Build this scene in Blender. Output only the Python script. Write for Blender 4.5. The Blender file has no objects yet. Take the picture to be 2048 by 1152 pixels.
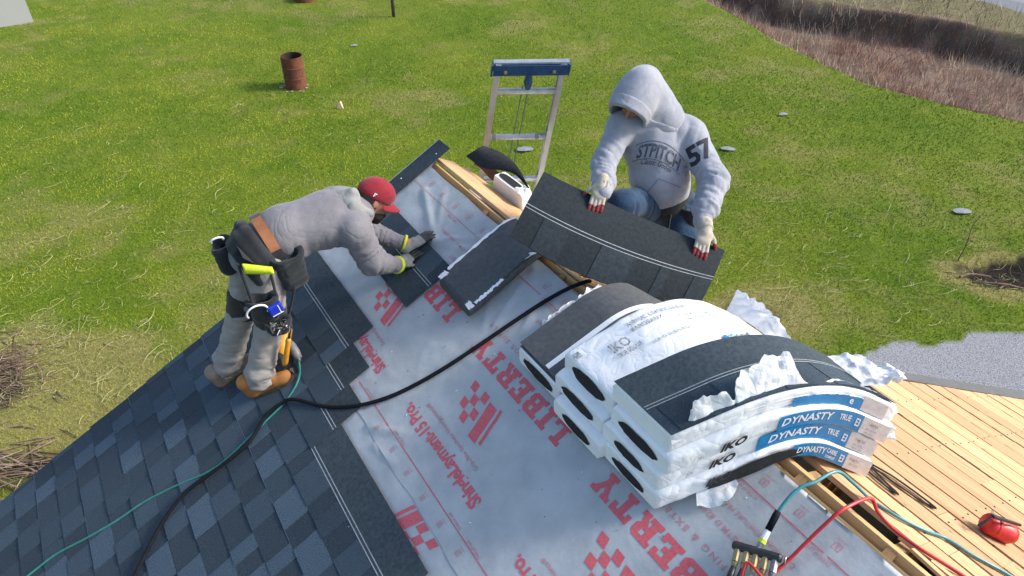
import bpy, bmesh, math, random
import numpy as np
from mathutils import Vector, Matrix
from mathutils.bvhtree import BVHTree
from mathutils.geometry import tessellate_polygon

random.seed(7)
rng = np.random.default_rng(7)
SC = bpy.context.scene
COL = SC.collection
R = math.radians

# ------------------------------------------------------------------ camera, sky, sun, exposure
cam = bpy.data.cameras.new('camera')
cam.sensor_width = 36.0
cam.lens = 24.61
cam.clip_start = 0.05
cam.clip_end = 2000.0
cam_o = bpy.data.objects.new('camera', cam)
cam_o.location = (0.0, 0.0, 7.3)
cam_o.rotation_euler = (R(90.0 - 37.2), 0.0, 0.0)
COL.objects.link(cam_o)
SC.camera = cam_o

SUN_EL, SUN_AZ = 36.0, 88.0          # azimuth measured clockwise from +Y (the way the camera looks)
world = bpy.data.worlds.new('World')
SC.world = world
world.use_nodes = True
wn = world.node_tree
sky = wn.nodes.new('ShaderNodeTexSky')
sky.sky_type = 'NISHITA'
sky.sun_disc = False
sky.sun_elevation = R(SUN_EL)
sky.sun_rotation = R(SUN_AZ)
sky.air_density = 1.0
sky.dust_density = 2.5
wn.links.new(sky.outputs[0], wn.nodes['Background'].inputs[0])
wn.nodes['Background'].inputs[1].default_value = 0.15

sun = bpy.data.lights.new('sun', 'SUN')
sun.energy = 2.35
sun.angle = R(13.0)
sun.color = (1.0, 0.95, 0.87)
sun_o = bpy.data.objects.new('sun', sun)
sd = Vector((math.sin(R(SUN_AZ)) * math.cos(R(SUN_EL)), math.cos(R(SUN_AZ)) * math.cos(R(SUN_EL)), math.sin(R(SUN_EL))))
sun_o.rotation_euler = sd.to_track_quat('Z', 'Y').to_euler()
sun_o.location = (20, 0, 30)
COL.objects.link(sun_o)

SC.view_settings.view_transform = 'Standard'
SC.view_settings.look = 'None'
SC.view_settings.exposure = 0.95
SC.view_settings.gamma = 1.0
SC.view_settings.use_curve_mapping = False

# ------------------------------------------------------------------ house frame
AZ, PITCH = R(32.6), R(27.0)
PITCH_R = R(28.0)
U = np.array([-math.sin(AZ), math.cos(AZ), 0.0])       # along the ridge, away from the camera
W = np.array([math.cos(AZ), math.sin(AZ), 0.0])        # across the ridge, to the right
Z = np.array([0.0, 0.0, 1.0])
P0 = np.array([-0.39865, 4.24410, 5.13419])
DL = -W * math.cos(PITCH) - Z * math.sin(PITCH)
NL = -W * math.sin(PITCH) + Z * math.cos(PITCH)
DR = W * math.cos(PITCH_R) - Z * math.sin(PITCH_R)
NR = W * math.sin(PITCH_R) + Z * math.cos(PITCH_R)
AP = P0 + DL * 0.08                                    # the ridge apex at t = 0

def Lp(t, d, h=0.0): return P0 - U * t + DL * d + NL * h
def Rp(t, d, h=0.0): return AP - U * t + DR * d + NR * h
def Wp(t, a, z): return P0 - U * t + W * a + Z * z

# ------------------------------------------------------------------ mesh helpers
def norm(v):
    v = np.asarray(v, float); n = np.linalg.norm(v); return v / n if n > 1e-12 else v

class MB:
    def __init__(s):
        s.v = []; s.f = []; s.m = []; s.t = []
    def add(s, verts, faces, mat=0, tone=0.5):
        b = len(s.v)
        s.v.extend([tuple(map(float, p)) for p in verts])
        for f in faces:
            s.f.append([i + b for i in f]); s.m.append(mat); s.t.append(tone)
        return s
    def hexa(s, p, mat=0, tone=0.5):
        # p: 4 bottom points then 4 top points
        return s.add(p, [(3, 2, 1, 0), (4, 5, 6, 7), (0, 1, 5, 4), (1, 2, 6, 5), (2, 3, 7, 6), (3, 0, 4, 7)], mat, tone)
    def box(s, c, ex, ey, ez, mat=0, tone=0.5):
        c, ex, ey, ez = [np.asarray(q, float) for q in (c, ex, ey, ez)]
        ex, ey, ez = ex / 2, ey / 2, ez / 2
        return s.hexa([c - ex - ey - ez, c + ex - ey - ez, c + ex + ey - ez, c - ex + ey - ez,
                       c - ex - ey + ez, c + ex - ey + ez, c + ex + ey + ez, c - ex + ey + ez], mat, tone)
    def tube(s, pts, r, seg=8, mat=0, tone=0.5, cap=True):
        pts = [np.asarray(p, float) for p in pts]; n = len(pts)
        rr = r if hasattr(r, '__len__') else [r] * n
        up = np.array([0.13, 0.21, 0.97]); verts = []; prev = None
        for i, p in enumerate(pts):
            d = norm(pts[min(i + 1, n - 1)] - pts[max(i - 1, 0)])
            x = prev if prev is not None else (up if abs(d @ up) < .9 else np.array([1.0, 0, 0]))
            x = norm(x - d * (x @ d)); y = np.cross(d, x); prev = x
            for k in range(seg):
                a = 2 * math.pi * k / seg
                verts.append(p + rr[i] * (x * math.cos(a) + y * math.sin(a)))
        faces = []
        for i in range(n - 1):
            for k in range(seg):
                k2 = (k + 1) % seg
                faces.append((i * seg + k, i * seg + k2, (i + 1) * seg + k2, (i + 1) * seg + k))
        if cap:
            faces.append(tuple(range(seg - 1, -1, -1))); faces.append(tuple(range((n - 1) * seg, n * seg)))
        return s.add(verts, faces, mat, tone)
    def grid(s, fn, nu, nv, mat=0, tone=0.5, wrap=False):
        verts = [fn(i / nu, j / nv) for i in range(nu + 1) for j in range(nv + 1)]
        faces = []
        for i in range(nu):
            for j in range(nv):
                a = i * (nv + 1) + j
                faces.append((a, a + nv + 1, a + nv + 2, a + 1))
        return s.add(verts, faces, mat, tone)
    def slab(s, fn, nu, nv, th, mat=0, tone=0.5):
        """a bent sheet with thickness: fn(u,v) -> (point, normal)"""
        top = []; bot = []
        for i in range(nu + 1):
            for j in range(nv + 1):
                p, n = fn(i / nu, j / nv); top.append(p); bot.append(p - n * th)
        N = len(top); faces = []; idx = lambda i, j: i * (nv + 1) + j
        for i in range(nu):
            for j in range(nv):
                faces.append((idx(i, j), idx(i + 1, j), idx(i + 1, j + 1), idx(i, j + 1)))
                faces.append(tuple(N + q for q in (idx(i, j + 1), idx(i + 1, j + 1), idx(i + 1, j), idx(i, j))))
        for i in range(nu):
            faces.append((idx(i + 1, 0), idx(i, 0), N + idx(i, 0), N + idx(i + 1, 0)))
            faces.append((idx(i, nv), idx(i + 1, nv), N + idx(i + 1, nv), N + idx(i, nv)))
        for j in range(nv):
            faces.append((idx(0, j), idx(0, j + 1), N + idx(0, j + 1), N + idx(0, j)))
            faces.append((idx(nu, j + 1), idx(nu, j), N + idx(nu, j), N + idx(nu, j + 1)))
        return s.add(top + bot, faces, mat, tone)
    def lathe(s, prof, c, axis=(0, 0, 1), seg=24, mat=0, tone=0.5):
        c = np.asarray(c, float); ax = norm(axis)
        x = norm(np.cross(ax, (0.3, 0.9, 0.1))); y = np.cross(ax, x); verts = []; faces = []
        for r, h in prof:
            for k in range(seg):
                a = 2 * math.pi * k / seg
                verts.append(c + ax * h + r * (x * math.cos(a) + y * math.sin(a)))
        for i in range(len(prof) - 1):
            for k in range(seg):
                k2 = (k + 1) % seg
                faces.append((i * seg + k, i * seg + k2, (i + 1) * seg + k2, (i + 1) * seg + k))
        return s.add(verts, faces, mat, tone)
    def ell(s, c, ex, ey, ez, nu=12, nv=8, mat=0, tone=0.5):
        c, ex, ey, ez = [np.asarray(q, float) for q in (c, ex, ey, ez)]
        verts = []; faces = []
        for j in range(nv + 1):
            th = math.pi * j / nv
            for i in range(nu):
                ph = 2 * math.pi * i / nu
                verts.append(c + ex * math.sin(th) * math.cos(ph) + ey * math.sin(th) * math.sin(ph) + ez * math.cos(th))
        for j in range(nv):
            for i in range(nu):
                i2 = (i + 1) % nu
                faces.append((j * nu + i, (j + 1) * nu + i, (j + 1) * nu + i2, j * nu + i2))
        return s.add(verts, faces, mat, tone)
    def mesh(s, name, mats, org=(0, 0, 0), smooth=False):
        me = bpy.data.meshes.new(name)
        o = np.asarray(org, float)
        me.from_pydata([tuple(np.asarray(p) - o) for p in s.v], [], s.f)
        for m in (mats if isinstance(mats, (list, tuple)) else [mats]): me.materials.append(m)
        me.polygons.foreach_set('material_index', s.m)
        at = me.attributes.new('tone', 'FLOAT', 'FACE'); at.data.foreach_set('value', s.t)
        if smooth: me.polygons.foreach_set('use_smooth', [True] * len(s.f))
        me.update()
        return me
    def build(s, name, mats, parent=None, org=None, smooth=False):
        if org is None:
            org = world_loc(parent) if parent is not None else np.mean(np.array(s.v), axis=0) * 0
        me = s.mesh(name, mats, org, smooth)
        o = bpy.data.objects.new(name, me); COL.objects.link(o)
        if parent is not None: o.parent = parent
        else: o.location = tuple(org)
        return o

LOC = {}
def world_loc(o):
    p = np.zeros(3)
    while o is not None:
        p = p + np.array(o.location); o = o.parent
    return p

def tag(o, label=None, cat=None, group=None, kind=None):
    if label: o['label'] = label
    if cat: o['category'] = cat
    if group: o['group'] = group
    if kind: o['kind'] = kind
    return o

def thing(name, label, cat, loc=(0, 0, 0), group=None):
    o = bpy.data.objects.new(name, None); COL.objects.link(o)
    o.empty_display_size = 0.1
    o.location = tuple(float(q) for q in loc)
    return tag(o, label, cat, group)

def copy_obj(o, parent=None):
    c = o.copy(); COL.objects.link(c); c.parent = parent
    return c

def np_object(name, V, F, mats, parent=None, org=(0, 0, 0), smooth=True, attrs=None):
    """fast mesh from numpy arrays; F is (n,3) or (n,4)"""
    me = bpy.data.meshes.new(name)
    V = np.asarray(V, np.float32) - np.asarray(org, np.float32)
    F = np.asarray(F, np.int32)
    k = F.shape[1]
    me.vertices.add(len(V)); me.vertices.foreach_set('co', V.ravel())
    me.loops.add(F.size); me.loops.foreach_set('vertex_index', F.ravel())
    me.polygons.add(len(F)); me.polygons.foreach_set('loop_start', np.arange(0, F.size, k, dtype=np.int32))
    if smooth: me.polygons.foreach_set('use_smooth', np.ones(len(F), bool))
    for m in (mats if isinstance(mats, (list, tuple)) else [mats]): me.materials.append(m)
    me.update(calc_edges=True)
    for an, dom, arr in (attrs or []):
        if arr.ndim == 1:
            at = me.attributes.new(an, 'FLOAT', dom); at.data.foreach_set('value', arr.astype(np.float32))
        else:
            at = me.attributes.new(an, 'FLOAT_VECTOR', dom); at.data.foreach_set('vector', arr.astype(np.float32).ravel())
    o = bpy.data.objects.new(name, me); COL.objects.link(o)
    if parent is not None: o.parent = parent
    else: o.location = tuple(float(q) for q in org)
    return o

# value noise in numpy
def vnoise(P, seed=0):
    P = np.asarray(P, np.float64); i = np.floor(P).astype(np.int64); f = P - i; f = f * f * (3 - 2 * f)
    def h(x, y, z):
        n = (x * 374761393 + y * 668265263 + z * 2147483647 + seed * 974711) & 0xFFFFFFFF
        n = ((n ^ (n >> 13)) * 1274126177) & 0xFFFFFFFF
        n = ((n ^ (n >> 15)) * 2246822519) & 0xFFFFFFFF
        return ((n ^ (n >> 16)) & 0xFFFF) / 65535.0
    r = 0
    for dx in (0, 1):
        for dy in (0, 1):
            for dz in (0, 1):
                wgt = (f[..., 0] if dx else 1 - f[..., 0]) * (f[..., 1] if dy else 1 - f[..., 1]) * (f[..., 2] if dz else 1 - f[..., 2])
                r = r + wgt * h(i[..., 0] + dx, i[..., 1] + dy, i[..., 2] + dz)
    return r
def fbm(P, seed=0, oct=4):
    r = 0; a = .5; q = np.asarray(P, float)
    for k in range(oct):
        r = r + a * vnoise(q, seed + k); q = q * 2.03 + 7.1; a *= .5
    return r / (1 - .5 ** oct)

def smooth_path(pts, n=6):
    """Catmull-Rom through points"""
    P = [np.asarray(p, float) for p in pts]; P = [2 * P[0] - P[1]] + P + [2 * P[-1] - P[-2]]; out = []
    for i in range(1, len(P) - 2):
        for k in range(n):
            t = k / n; a, b, c, d = P[i - 1], P[i], P[i + 1], P[i + 2]
            out.append(.5 * ((2 * b) + (-a + c) * t + (2 * a - 5 * b + 4 * c - d) * t * t + (-a + 3 * b - 3 * c + d) * t ** 3))
    out.append(P[-2]); return out

# ------------------------------------------------------------------ materials
def mat(name, c1, c2=None, rough=0.7, scale=20.0, detail=4.0, bump=0.0, bscale=None, stretch=(1, 1, 1), metal=0.0, spec=0.5,
        lo=0.35, hi=0.65, tone=None, coat=0.0, sheen=0.0, trans=0.0, vary=0.0, speck=None):
    m = bpy.data.materials.new(name); m.use_nodes = True
    nt = m.node_tree; L = nt.links; b = nt.nodes['Principled BSDF']
    b.inputs['Roughness'].default_value = rough; b.inputs['Metallic'].default_value = metal
    b.inputs['Specular IOR Level'].default_value = spec
    if coat: b.inputs['Coat Weight'].default_value = coat; b.inputs['Coat Roughness'].default_value = .2
    if sheen: b.inputs['Sheen Weight'].default_value = sheen
    tc = nt.nodes.new('ShaderNodeTexCoord'); mp = nt.nodes.new('ShaderNodeMapping')
    mp.inputs['Scale'].default_value = stretch
    L.new(tc.outputs['Object'], mp.inputs['Vector'])
    c1 = (*c1, 1); col = None
    if c2 is not None:
        n = nt.nodes.new('ShaderNodeTexNoise'); n.inputs['Scale'].default_value = scale; n.inputs['Detail'].default_value = detail
        n.inputs['Roughness'].default_value = .6
        L.new(mp.outputs[0], n.inputs['Vector'])
        rp = nt.nodes.new('ShaderNodeMapRange'); rp.inputs['From Min'].default_value = lo; rp.inputs['From Max'].default_value = hi
        L.new(n.outputs['Fac'], rp.inputs['Value'])
        mx = nt.nodes.new('ShaderNodeMix'); mx.data_type = 'RGBA'
        mx.inputs[6].default_value = c1; mx.inputs[7].default_value = (*c2, 1)
        L.new(rp.outputs[0], mx.inputs[0]); col = mx.outputs[2]
    if tone is not None:      # per-face own colour of each piece
        at = nt.nodes.new('ShaderNodeAttribute'); at.attribute_name = 'tone'
        mr = nt.nodes.new('ShaderNodeMapRange'); mr.inputs['To Min'].default_value = tone[0]; mr.inputs['To Max'].default_value = tone[1]
        L.new(at.outputs['Fac'], mr.inputs['Value'])
        vm = nt.nodes.new('ShaderNodeVectorMath'); vm.operation = 'SCALE'
        if col is None: vm.inputs[0].default_value = c1[:3]
        else: L.new(col, vm.inputs[0])
        L.new(mr.outputs[0], vm.inputs['Scale']); col = vm.outputs[0]
    if vary:                   # each object a little lighter or darker
        oi = nt.nodes.new('ShaderNodeObjectInfo')
        mr = nt.nodes.new('ShaderNodeMapRange'); mr.inputs['To Min'].default_value = 1 - vary; mr.inputs['To Max'].default_value = 1 + vary
        L.new(oi.outputs['Random'], mr.inputs['Value'])
        vm = nt.nodes.new('ShaderNodeVectorMath'); vm.operation = 'SCALE'
        if col is None: vm.inputs[0].default_value = c1[:3]
        else: L.new(col, vm.inputs[0])
        L.new(mr.outputs[0], vm.inputs['Scale']); col = vm.outputs[0]
    if speck is not None:      # (colour, scale, threshold) scattered marks
        n = nt.nodes.new('ShaderNodeTexNoise'); n.inputs['Scale'].default_value = speck[1]; n.inputs['Detail'].default_value = 3
        L.new(tc.outputs['Object'], n.inputs['Vector'])
        rp = nt.nodes.new('ShaderNodeMapRange'); rp.inputs['From Min'].default_value = speck[2]; rp.inputs['From Max'].default_value = speck[2] + .04
        L.new(n.outputs['Fac'], rp.inputs['Value'])
        mx = nt.nodes.new('ShaderNodeMix'); mx.data_type = 'RGBA'
        if col is None: mx.inputs[6].default_value = c1
        else: L.new(col, mx.inputs[6])
        mx.inputs[7].default_value = (*speck[0], 1); L.new(rp.outputs[0], mx.inputs[0]); col = mx.outputs[2]
    if col is None: b.inputs['Base Color'].default_value = c1
    else: L.new(col, b.inputs['Base Color'])
    if bump:
        n = nt.nodes.new('ShaderNodeTexNoise'); n.inputs['Scale'].default_value = bscale or scale * 2; n.inputs['Detail'].default_value = 5
        L.new(mp.outputs[0], n.inputs['Vector'])
        bp = nt.nodes.new('ShaderNodeBump'); bp.inputs['Strength'].default_value = 1.0; bp.inputs['Distance'].default_value = bump
        L.new(n.outputs['Fac'], bp.inputs['Height']); L.new(bp.outputs[0], b.inputs['Normal'])
    return m

def grain_mat(name, light, dark, axis, knots=(.16, .08, .03), vary=.12, rough=.75):
    """sawn wood: grain running along 'axis', each object its own shift and shade"""
    m = bpy.data.materials.new(name); m.use_nodes = True
    nt = m.node_tree; L = nt.links; b = nt.nodes['Principled BSDF']; b.inputs['Roughness'].default_value = rough
    b.inputs['Specular IOR Level'].default_value = .25
    tc = nt.nodes.new('ShaderNodeTexCoord'); oi = nt.nodes.new('ShaderNodeObjectInfo')
    off = nt.nodes.new('ShaderNodeVectorMath'); off.operation = 'SCALE'; off.inputs[0].default_value = (13.1, 7.7, 19.3)
    L.new(oi.outputs['Random'], off.inputs['Scale'])
    ad = nt.nodes.new('ShaderNodeVectorMath'); ad.operation = 'ADD'
    mp = nt.nodes.new('ShaderNodeMapping'); mp.vector_type = 'TEXTURE'
    mp.inputs['Rotation'].default_value = (0, 0, math.atan2(axis[1], axis[0])); mp.inputs['Scale'].default_value = (1.0, .06, .06)
    L.new(tc.outputs['Object'], mp.inputs['Vector']); L.new(mp.outputs[0], ad.inputs[0]); L.new(off.outputs[0], ad.inputs[1])
    n = nt.nodes.new('ShaderNodeTexNoise'); n.inputs['Scale'].default_value = 2.2; n.inputs['Detail'].default_value = 8; n.inputs['Distortion'].default_value = .6
    L.new(ad.outputs[0], n.inputs['Vector'])
    cr = nt.nodes.new('ShaderNodeValToRGB'); e = cr.color_ramp.elements
    e[0].position = .3; e[0].color = (*dark, 1); e[1].position = .62; e[1].color = (*light, 1)
    L.new(n.outputs['Fac'], cr.inputs[0])
    n2 = nt.nodes.new('ShaderNodeTexNoise'); n2.inputs['Scale'].default_value = 1.0; n2.inputs['Detail'].default_value = 2
    mp2 = nt.nodes.new('ShaderNodeMapping'); mp2.vector_type = 'TEXTURE'; mp2.inputs['Rotation'].default_value = mp.inputs['Rotation'].default_value
    mp2.inputs['Scale'].default_value = (.06, .022, .03)
    L.new(tc.outputs['Object'], mp2.inputs['Vector'])
    ad2 = nt.nodes.new('ShaderNodeVectorMath'); ad2.operation = 'ADD'; L.new(mp2.outputs[0], ad2.inputs[0]); L.new(off.outputs[0], ad2.inputs[1]); L.new(ad2.outputs[0], n2.inputs['Vector'])
    rp = nt.nodes.new('ShaderNodeMapRange'); rp.inputs['From Min'].default_value = .68; rp.inputs['From Max'].default_value = .76
    L.new(n2.outputs['Fac'], rp.inputs['Value'])
    mx = nt.nodes.new('ShaderNodeMix'); mx.data_type = 'RGBA'; L.new(cr.outputs[0], mx.inputs[6]); mx.inputs[7].default_value = (*knots, 1); L.new(rp.outputs[0], mx.inputs[0])
    mr = nt.nodes.new('ShaderNodeMapRange'); mr.inputs['To Min'].default_value = 1 - vary; mr.inputs['To Max'].default_value = 1 + vary
    L.new(oi.outputs['Random'], mr.inputs['Value'])
    vm = nt.nodes.new('ShaderNodeVectorMath'); vm.operation = 'SCALE'; L.new(mx.outputs[2], vm.inputs[0]); L.new(mr.outputs[0], vm.inputs['Scale'])
    L.new(vm.outputs[0], b.inputs['Base Color'])
    bp = nt.nodes.new('ShaderNodeBump'); bp.inputs['Distance'].default_value = .002; L.new(n.outputs['Fac'], bp.inputs['Height']); L.new(bp.outputs[0], b.inputs['Normal'])
    return m

M = {}
M['shingle'] = mat('asphalt_granules', (.027, .045, .064), (.076, .108, .138), rough=.88, scale=260, detail=2, lo=.38, hi=.68, bump=.0012, bscale=500, tone=(.60, 1.36), spec=.3, speck=((.24, .27, .30), 420, .69))
M['headlap'] = mat('asphalt_headlap', (.025, .037, .046), (.046, .061, .073), rough=.85, scale=60, detail=8, bump=.0008, bscale=500, spec=.25, tone=(.5, 1.5), speck=((.2, .22, .23), 380, .72))
M['glue'] = mat('adhesive_line', (.15, .18, .20), (.36, .40, .42), rough=.6, scale=160, lo=.3, hi=.6, bump=.001)
M['shingle_back'] = mat('shingle_back', (.058, .064, .069), (.085, .092, .098), rough=.75, scale=40, detail=8, bump=.0006, bscale=300, spec=.4, speck=((.13, .135, .14), 300, .66))
M['under'] = mat('underlayment_sheet', (.325, .35, .365), (.41, .435, .45), rough=.42, scale=6, detail=6, bump=.0015, bscale=45, spec=.5, speck=((.16, .17, .18), 55, .745))
M['print'] = mat('red_print', (.50, .075, .09), (.60, .13, .15), rough=.5, scale=90, lo=.3, hi=.7)
M['print_pale'] = mat('faded_red_print', (.46, .17, .20), (.50, .26, .29), rough=.5, scale=60)
M['plank'] = grain_mat('sawn_pine', (.58, .37, .205), (.42, .25, .125), U, vary=.17)
M['lumber'] = grain_mat('framing_lumber', (.50, .33, .16), (.40, .25, .11), U, vary=.15)
M['lumber_w'] = grain_mat('rafter_lumber', (.42, .27, .13), (.28, .16, .07), W, vary=.15)
M['dark_in'] = mat('attic_lining', (.05, .035, .025), (.08, .06, .04), rough=.9, scale=8)
def crease(m, layers):
    nt = m.node_tree; L = nt.links
    tc = nt.nodes.new('ShaderNodeTexCoord'); prev = None
    for sc, dist, ds in layers:
        n = nt.nodes.new('ShaderNodeTexNoise'); n.inputs['Scale'].default_value = sc; n.inputs['Detail'].default_value = 1.5; n.inputs['Distortion'].default_value = ds; L.new(tc.outputs['Object'], n.inputs['Vector'])
        a = nt.nodes.new('ShaderNodeMath'); a.operation = 'SUBTRACT'; a.inputs[1].default_value = .5; L.new(n.outputs['Fac'], a.inputs[0])
        c = nt.nodes.new('ShaderNodeMath'); c.operation = 'ABSOLUTE'; L.new(a.outputs[0], c.inputs[0])
        e = nt.nodes.new('ShaderNodeMath'); e.operation = 'POWER'; e.inputs[1].default_value = .6; L.new(c.outputs[0], e.inputs[0])
        b = nt.nodes.new('ShaderNodeBump'); b.inputs['Distance'].default_value = dist; b.inputs['Strength'].default_value = .9; L.new(e.outputs[0], b.inputs['Height'])
        if prev is not None: L.new(prev.outputs[0], b.inputs['Normal'])
        prev = b
    L.new(prev.outputs[0], nt.nodes['Principled BSDF'].inputs['Normal']); return m
def wrap_mat():
    m = mat('white_wrapper', (.78, .79, .80), (.86, .87, .88), rough=.34, scale=5, spec=.5, speck=((.30, .31, .33), 16, .775))
    return crease(m, ((5.0, .0060, 1.4), (13, .0026, 1.0), (45, .0005, .3)))
M['wrap'] = wrap_mat()
M['film'] = wrap_mat(); M['film'].name = 'white_film'; M['film'].node_tree.nodes['Principled BSDF'].inputs['Alpha'].default_value = .80; M['film'].node_tree.nodes['Principled BSDF'].inputs['Roughness'].default_value = .22
M['wrap_grey'] = mat('printed_grey_wrapper', (.50, .47, .48), (.58, .55, .56), rough=.42, scale=40, bump=.003, bscale=30)
M['blue'] = mat('blue_print', (.0, .165, .40), (.0, .22, .50), rough=.4, scale=8, bump=.002, bscale=30)
M['ink'] = mat('black_ink', (.015, .016, .02), rough=.5)
M['ink_grey'] = mat('grey_ink', (.16, .18, .20), (.5, .53, .55), rough=.5, scale=70, lo=.4, hi=.6)
M['ink_white'] = mat('white_ink', (.78, .8, .82), rough=.5)
M['black_rubber'] = mat('black_rubber', (.006, .007, .010), (.011, .012, .016), rough=.8, spec=.15, scale=30)
M['curl'] = mat('curled_shingle_back', (.018, .018, .02), (.032, .032, .034), rough=.85, spec=.25, scale=60)
M['green_hose'] = mat('green_hose', (.02, .16, .13), (.03, .22, .18), rough=.4, scale=20)
M['teal_hose'] = mat('teal_hose', (.03, .24, .27), (.10, .22, .22), rough=.35, scale=6)
M['red_hose'] = mat('red_hose', (.55, .03, .03), (.45, .02, .03), rough=.35, scale=10)
M['brass'] = mat('worn_brass', (.42, .34, .16), (.30, .25, .14), rough=.45, metal=.7, scale=60)
M['steel'] = mat('dull_steel', (.35, .35, .34), (.22, .22, .22), rough=.45, metal=.8, scale=40)
M['alu'] = mat('aluminium', (.62, .63, .63), (.45, .45, .44), rough=.42, metal=.85, scale=15, stretch=(1, 1, .3))
M['alu_worn'] = mat('stained_aluminium', (.58, .57, .55), (.42, .36, .30), rough=.55, metal=.5, scale=9, stretch=(1, 1, .3))
M['mitt'] = mat('blue_ladder_plastic', (.006, .035, .10), (.012, .06, .15), rough=.4, scale=25)
M['yellow'] = mat('yellow_tool_plastic', (.72, .33, .02), (.62, .27, .02), rough=.45, scale=14)
M['black_pl'] = mat('black_plastic', (.012, .012, .014), (.03, .03, .032), rough=.42, scale=30)
M['grey_pl'] = mat('grey_plastic', (.16, .16, .16), (.24, .24, .24), rough=.5, scale=30)
M['red_pl'] = mat('red_plastic', (.62, .02, .02), (.5, .012, .015), rough=.38, scale=18)
M['rust'] = mat('rusty_steel', (.085, .025, .013), (.155, .048, .022), rough=.88, scale=7, detail=8, bump=.004, speck=((.05, .025, .018), 9, .62))
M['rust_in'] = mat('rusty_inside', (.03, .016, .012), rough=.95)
M['block'] = mat('concrete_block', (.40, .42, .43), (.50, .52, .53), rough=.9, scale=14, detail=8, bump=.003, vary=.05)
M['mortar'] = mat('mortar', (.30, .31, .31), rough=.95)
M['wall'] = mat('painted_siding', (.55, .55, .52), (.62, .62, .6), rough=.8, scale=5)
M['drip'] = mat('metal_drip_edge', (.10, .105, .115), (.14, .145, .155), rough=.5, scale=20, metal=.3)
M['post'] = mat('dark_post', (.05, .042, .036), (.09, .07, .06), rough=.85, scale=12)
M['twig'] = mat('bare_twig', (.09, .05, .035), (.17, .11, .075), rough=.9, scale=6)
M['asphalt'] = mat('road_asphalt', (.16, .165, .18), (.22, .225, .24), rough=.9, scale=30, detail=8)
M['scrap'] = mat('weathered_scrap', (.15, .165, .18), (.24, .26, .28), rough=.85, scale=30)
M['rope'] = mat('grey_rope', (.10, .12, .09), (.16, .18, .14), rough=.9, scale=80)
# clothes and skin
def cloth(name, a, b, sc=9, bump=.0012, bs=140, tone=None, sheen=.15, **k):
    return mat(name, a, b, rough=.9, scale=sc, detail=7, bump=bump, bscale=bs, spec=.2, sheen=sheen, tone=tone, lo=.3, hi=.7, **k)
M['hoodie_dark'] = cloth('grey_sweatshirt', (.145, .14, .155), (.20, .195, .212), speck=((.36, .36, .38), 26, .75))
M['hood_inner'] = cloth('faded_grey_hood', (.19, .195, .19), (.26, .265, .26))
M['hoodie_light'] = cloth('light_grey_sweatshirt', (.225, .24, .285), (.30, .315, .365), speck=((.24, .235, .23), 14, .74))
M['pants'] = cloth('grey_work_trousers', (.225, .21, .195), (.31, .29, .275), speck=((.18, .17, .16), 12, .72))
M['jeans'] = cloth('blue_denim', (.009, .027, .060), (.030, .068, .125), sc=12, speck=((.12, .2, .28), 18, .72))
M['knee_dark'] = cloth('dark_canvas_patch', (.03, .028, .026), (.05, .046, .042))
M['canvas'] = cloth('black_nylon_pouch', (.010, .013, .016), (.026, .03, .034), bump=.002, bs=200)
M['leather'] = mat('tan_leather', (.30, .12, .045), (.22, .085, .035), rough=.6, scale=18, bump=.001)
M['hivis'] = mat('hi_vis_yellow', (.62, .72, .03), (.55, .66, .02), rough=.7, scale=30, bump=.002)
M['cap'] = cloth('maroon_cap', (.20, .014, .025), (.26, .022, .034), bump=.002, bs=200)
M['skin'] = mat('skin', (.42, .20, .13), (.33, .14, .09), rough=.55, scale=9, spec=.4)
M['hair'] = mat('dark_hair', (.018, .012, .010), (.035, .022, .017), rough=.7, scale=90, bump=.002, bscale=300)
M['lip'] = mat('lips', (.34, .12, .10), rough=.5)
M['eye'] = mat('eye', (.05, .035, .03), rough=.2)
M['boot'] = mat('tan_nubuck_boot', (.40, .17, .045), (.29, .115, .03), rough=.75, scale=14, bump=.001)
M['boot_dark'] = mat('worn_boot', (.26, .21, .16), (.16, .12, .09), rough=.8, scale=16)
M['sole'] = mat('boot_sole', (.10, .07, .045), (.05, .035, .03), rough=.85, scale=30)
M['lace'] = mat('red_lace', (.22, .03, .02), rough=.8)
M['glove_grey'] = cloth('grey_knit_glove', (.20, .21, .20), (.28, .29, .28), sc=40, bump=.001, bs=300)
M['glove_black'] = mat('black_nitrile', (.012, .013, .014), (.03, .03, .032), rough=.55, scale=40, bump=.001)
M['glove_cream'] = cloth('cream_knit_glove', (.34, .30, .24), (.46, .42, .35), sc=26, bump=.001, bs=300, speck=((.2, .15, .11), 20, .7))
M['glove_red'] = mat('red_latex_dip', (.25, .018, .022), (.14, .02, .022), rough=.5, scale=50)
M['blue_tape'] = mat('blue_tape_measure', (.01, .035, .48), (.01, .025, .36), rough=.4, scale=20)
M['dark_ink'] = mat('navy_flock', (.008, .010, .020), (.018, .022, .038), rough=.8, scale=70)
M['chest_ink'] = mat('worn_navy_print', (.055, .065, .095), (.16, .18, .22), rough=.85, scale=60, lo=.45, hi=.8)

for k_ in ('hoodie_dark', 'hood_inner', 'hoodie_light', 'pants', 'jeans'): crease(M[k_], ((4.2, .0060, 2.2), (11, .0020, 1.6), (220, .0006, .2)))
crease(M['canvas'], ((9, .004, 1.2), (150, .0006, .2)))

# ------------------------------------------------------------------ flat lettering as thin geometry
def _curve_mesh(cu):
    ob = bpy.data.objects.new('glyphs', cu); COL.objects.link(ob)
    dg = bpy.context.evaluated_depsgraph_get(); ev = ob.evaluated_get(dg); me = ev.to_mesh()
    V = np.array([v.co[:2] for v in me.vertices]); F = [list(p.vertices) for p in me.polygons]
    ev.to_mesh_clear(); COL.objects.unlink(ob); bpy.data.objects.remove(ob); bpy.data.curves.remove(cu)
    return V, F

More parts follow.
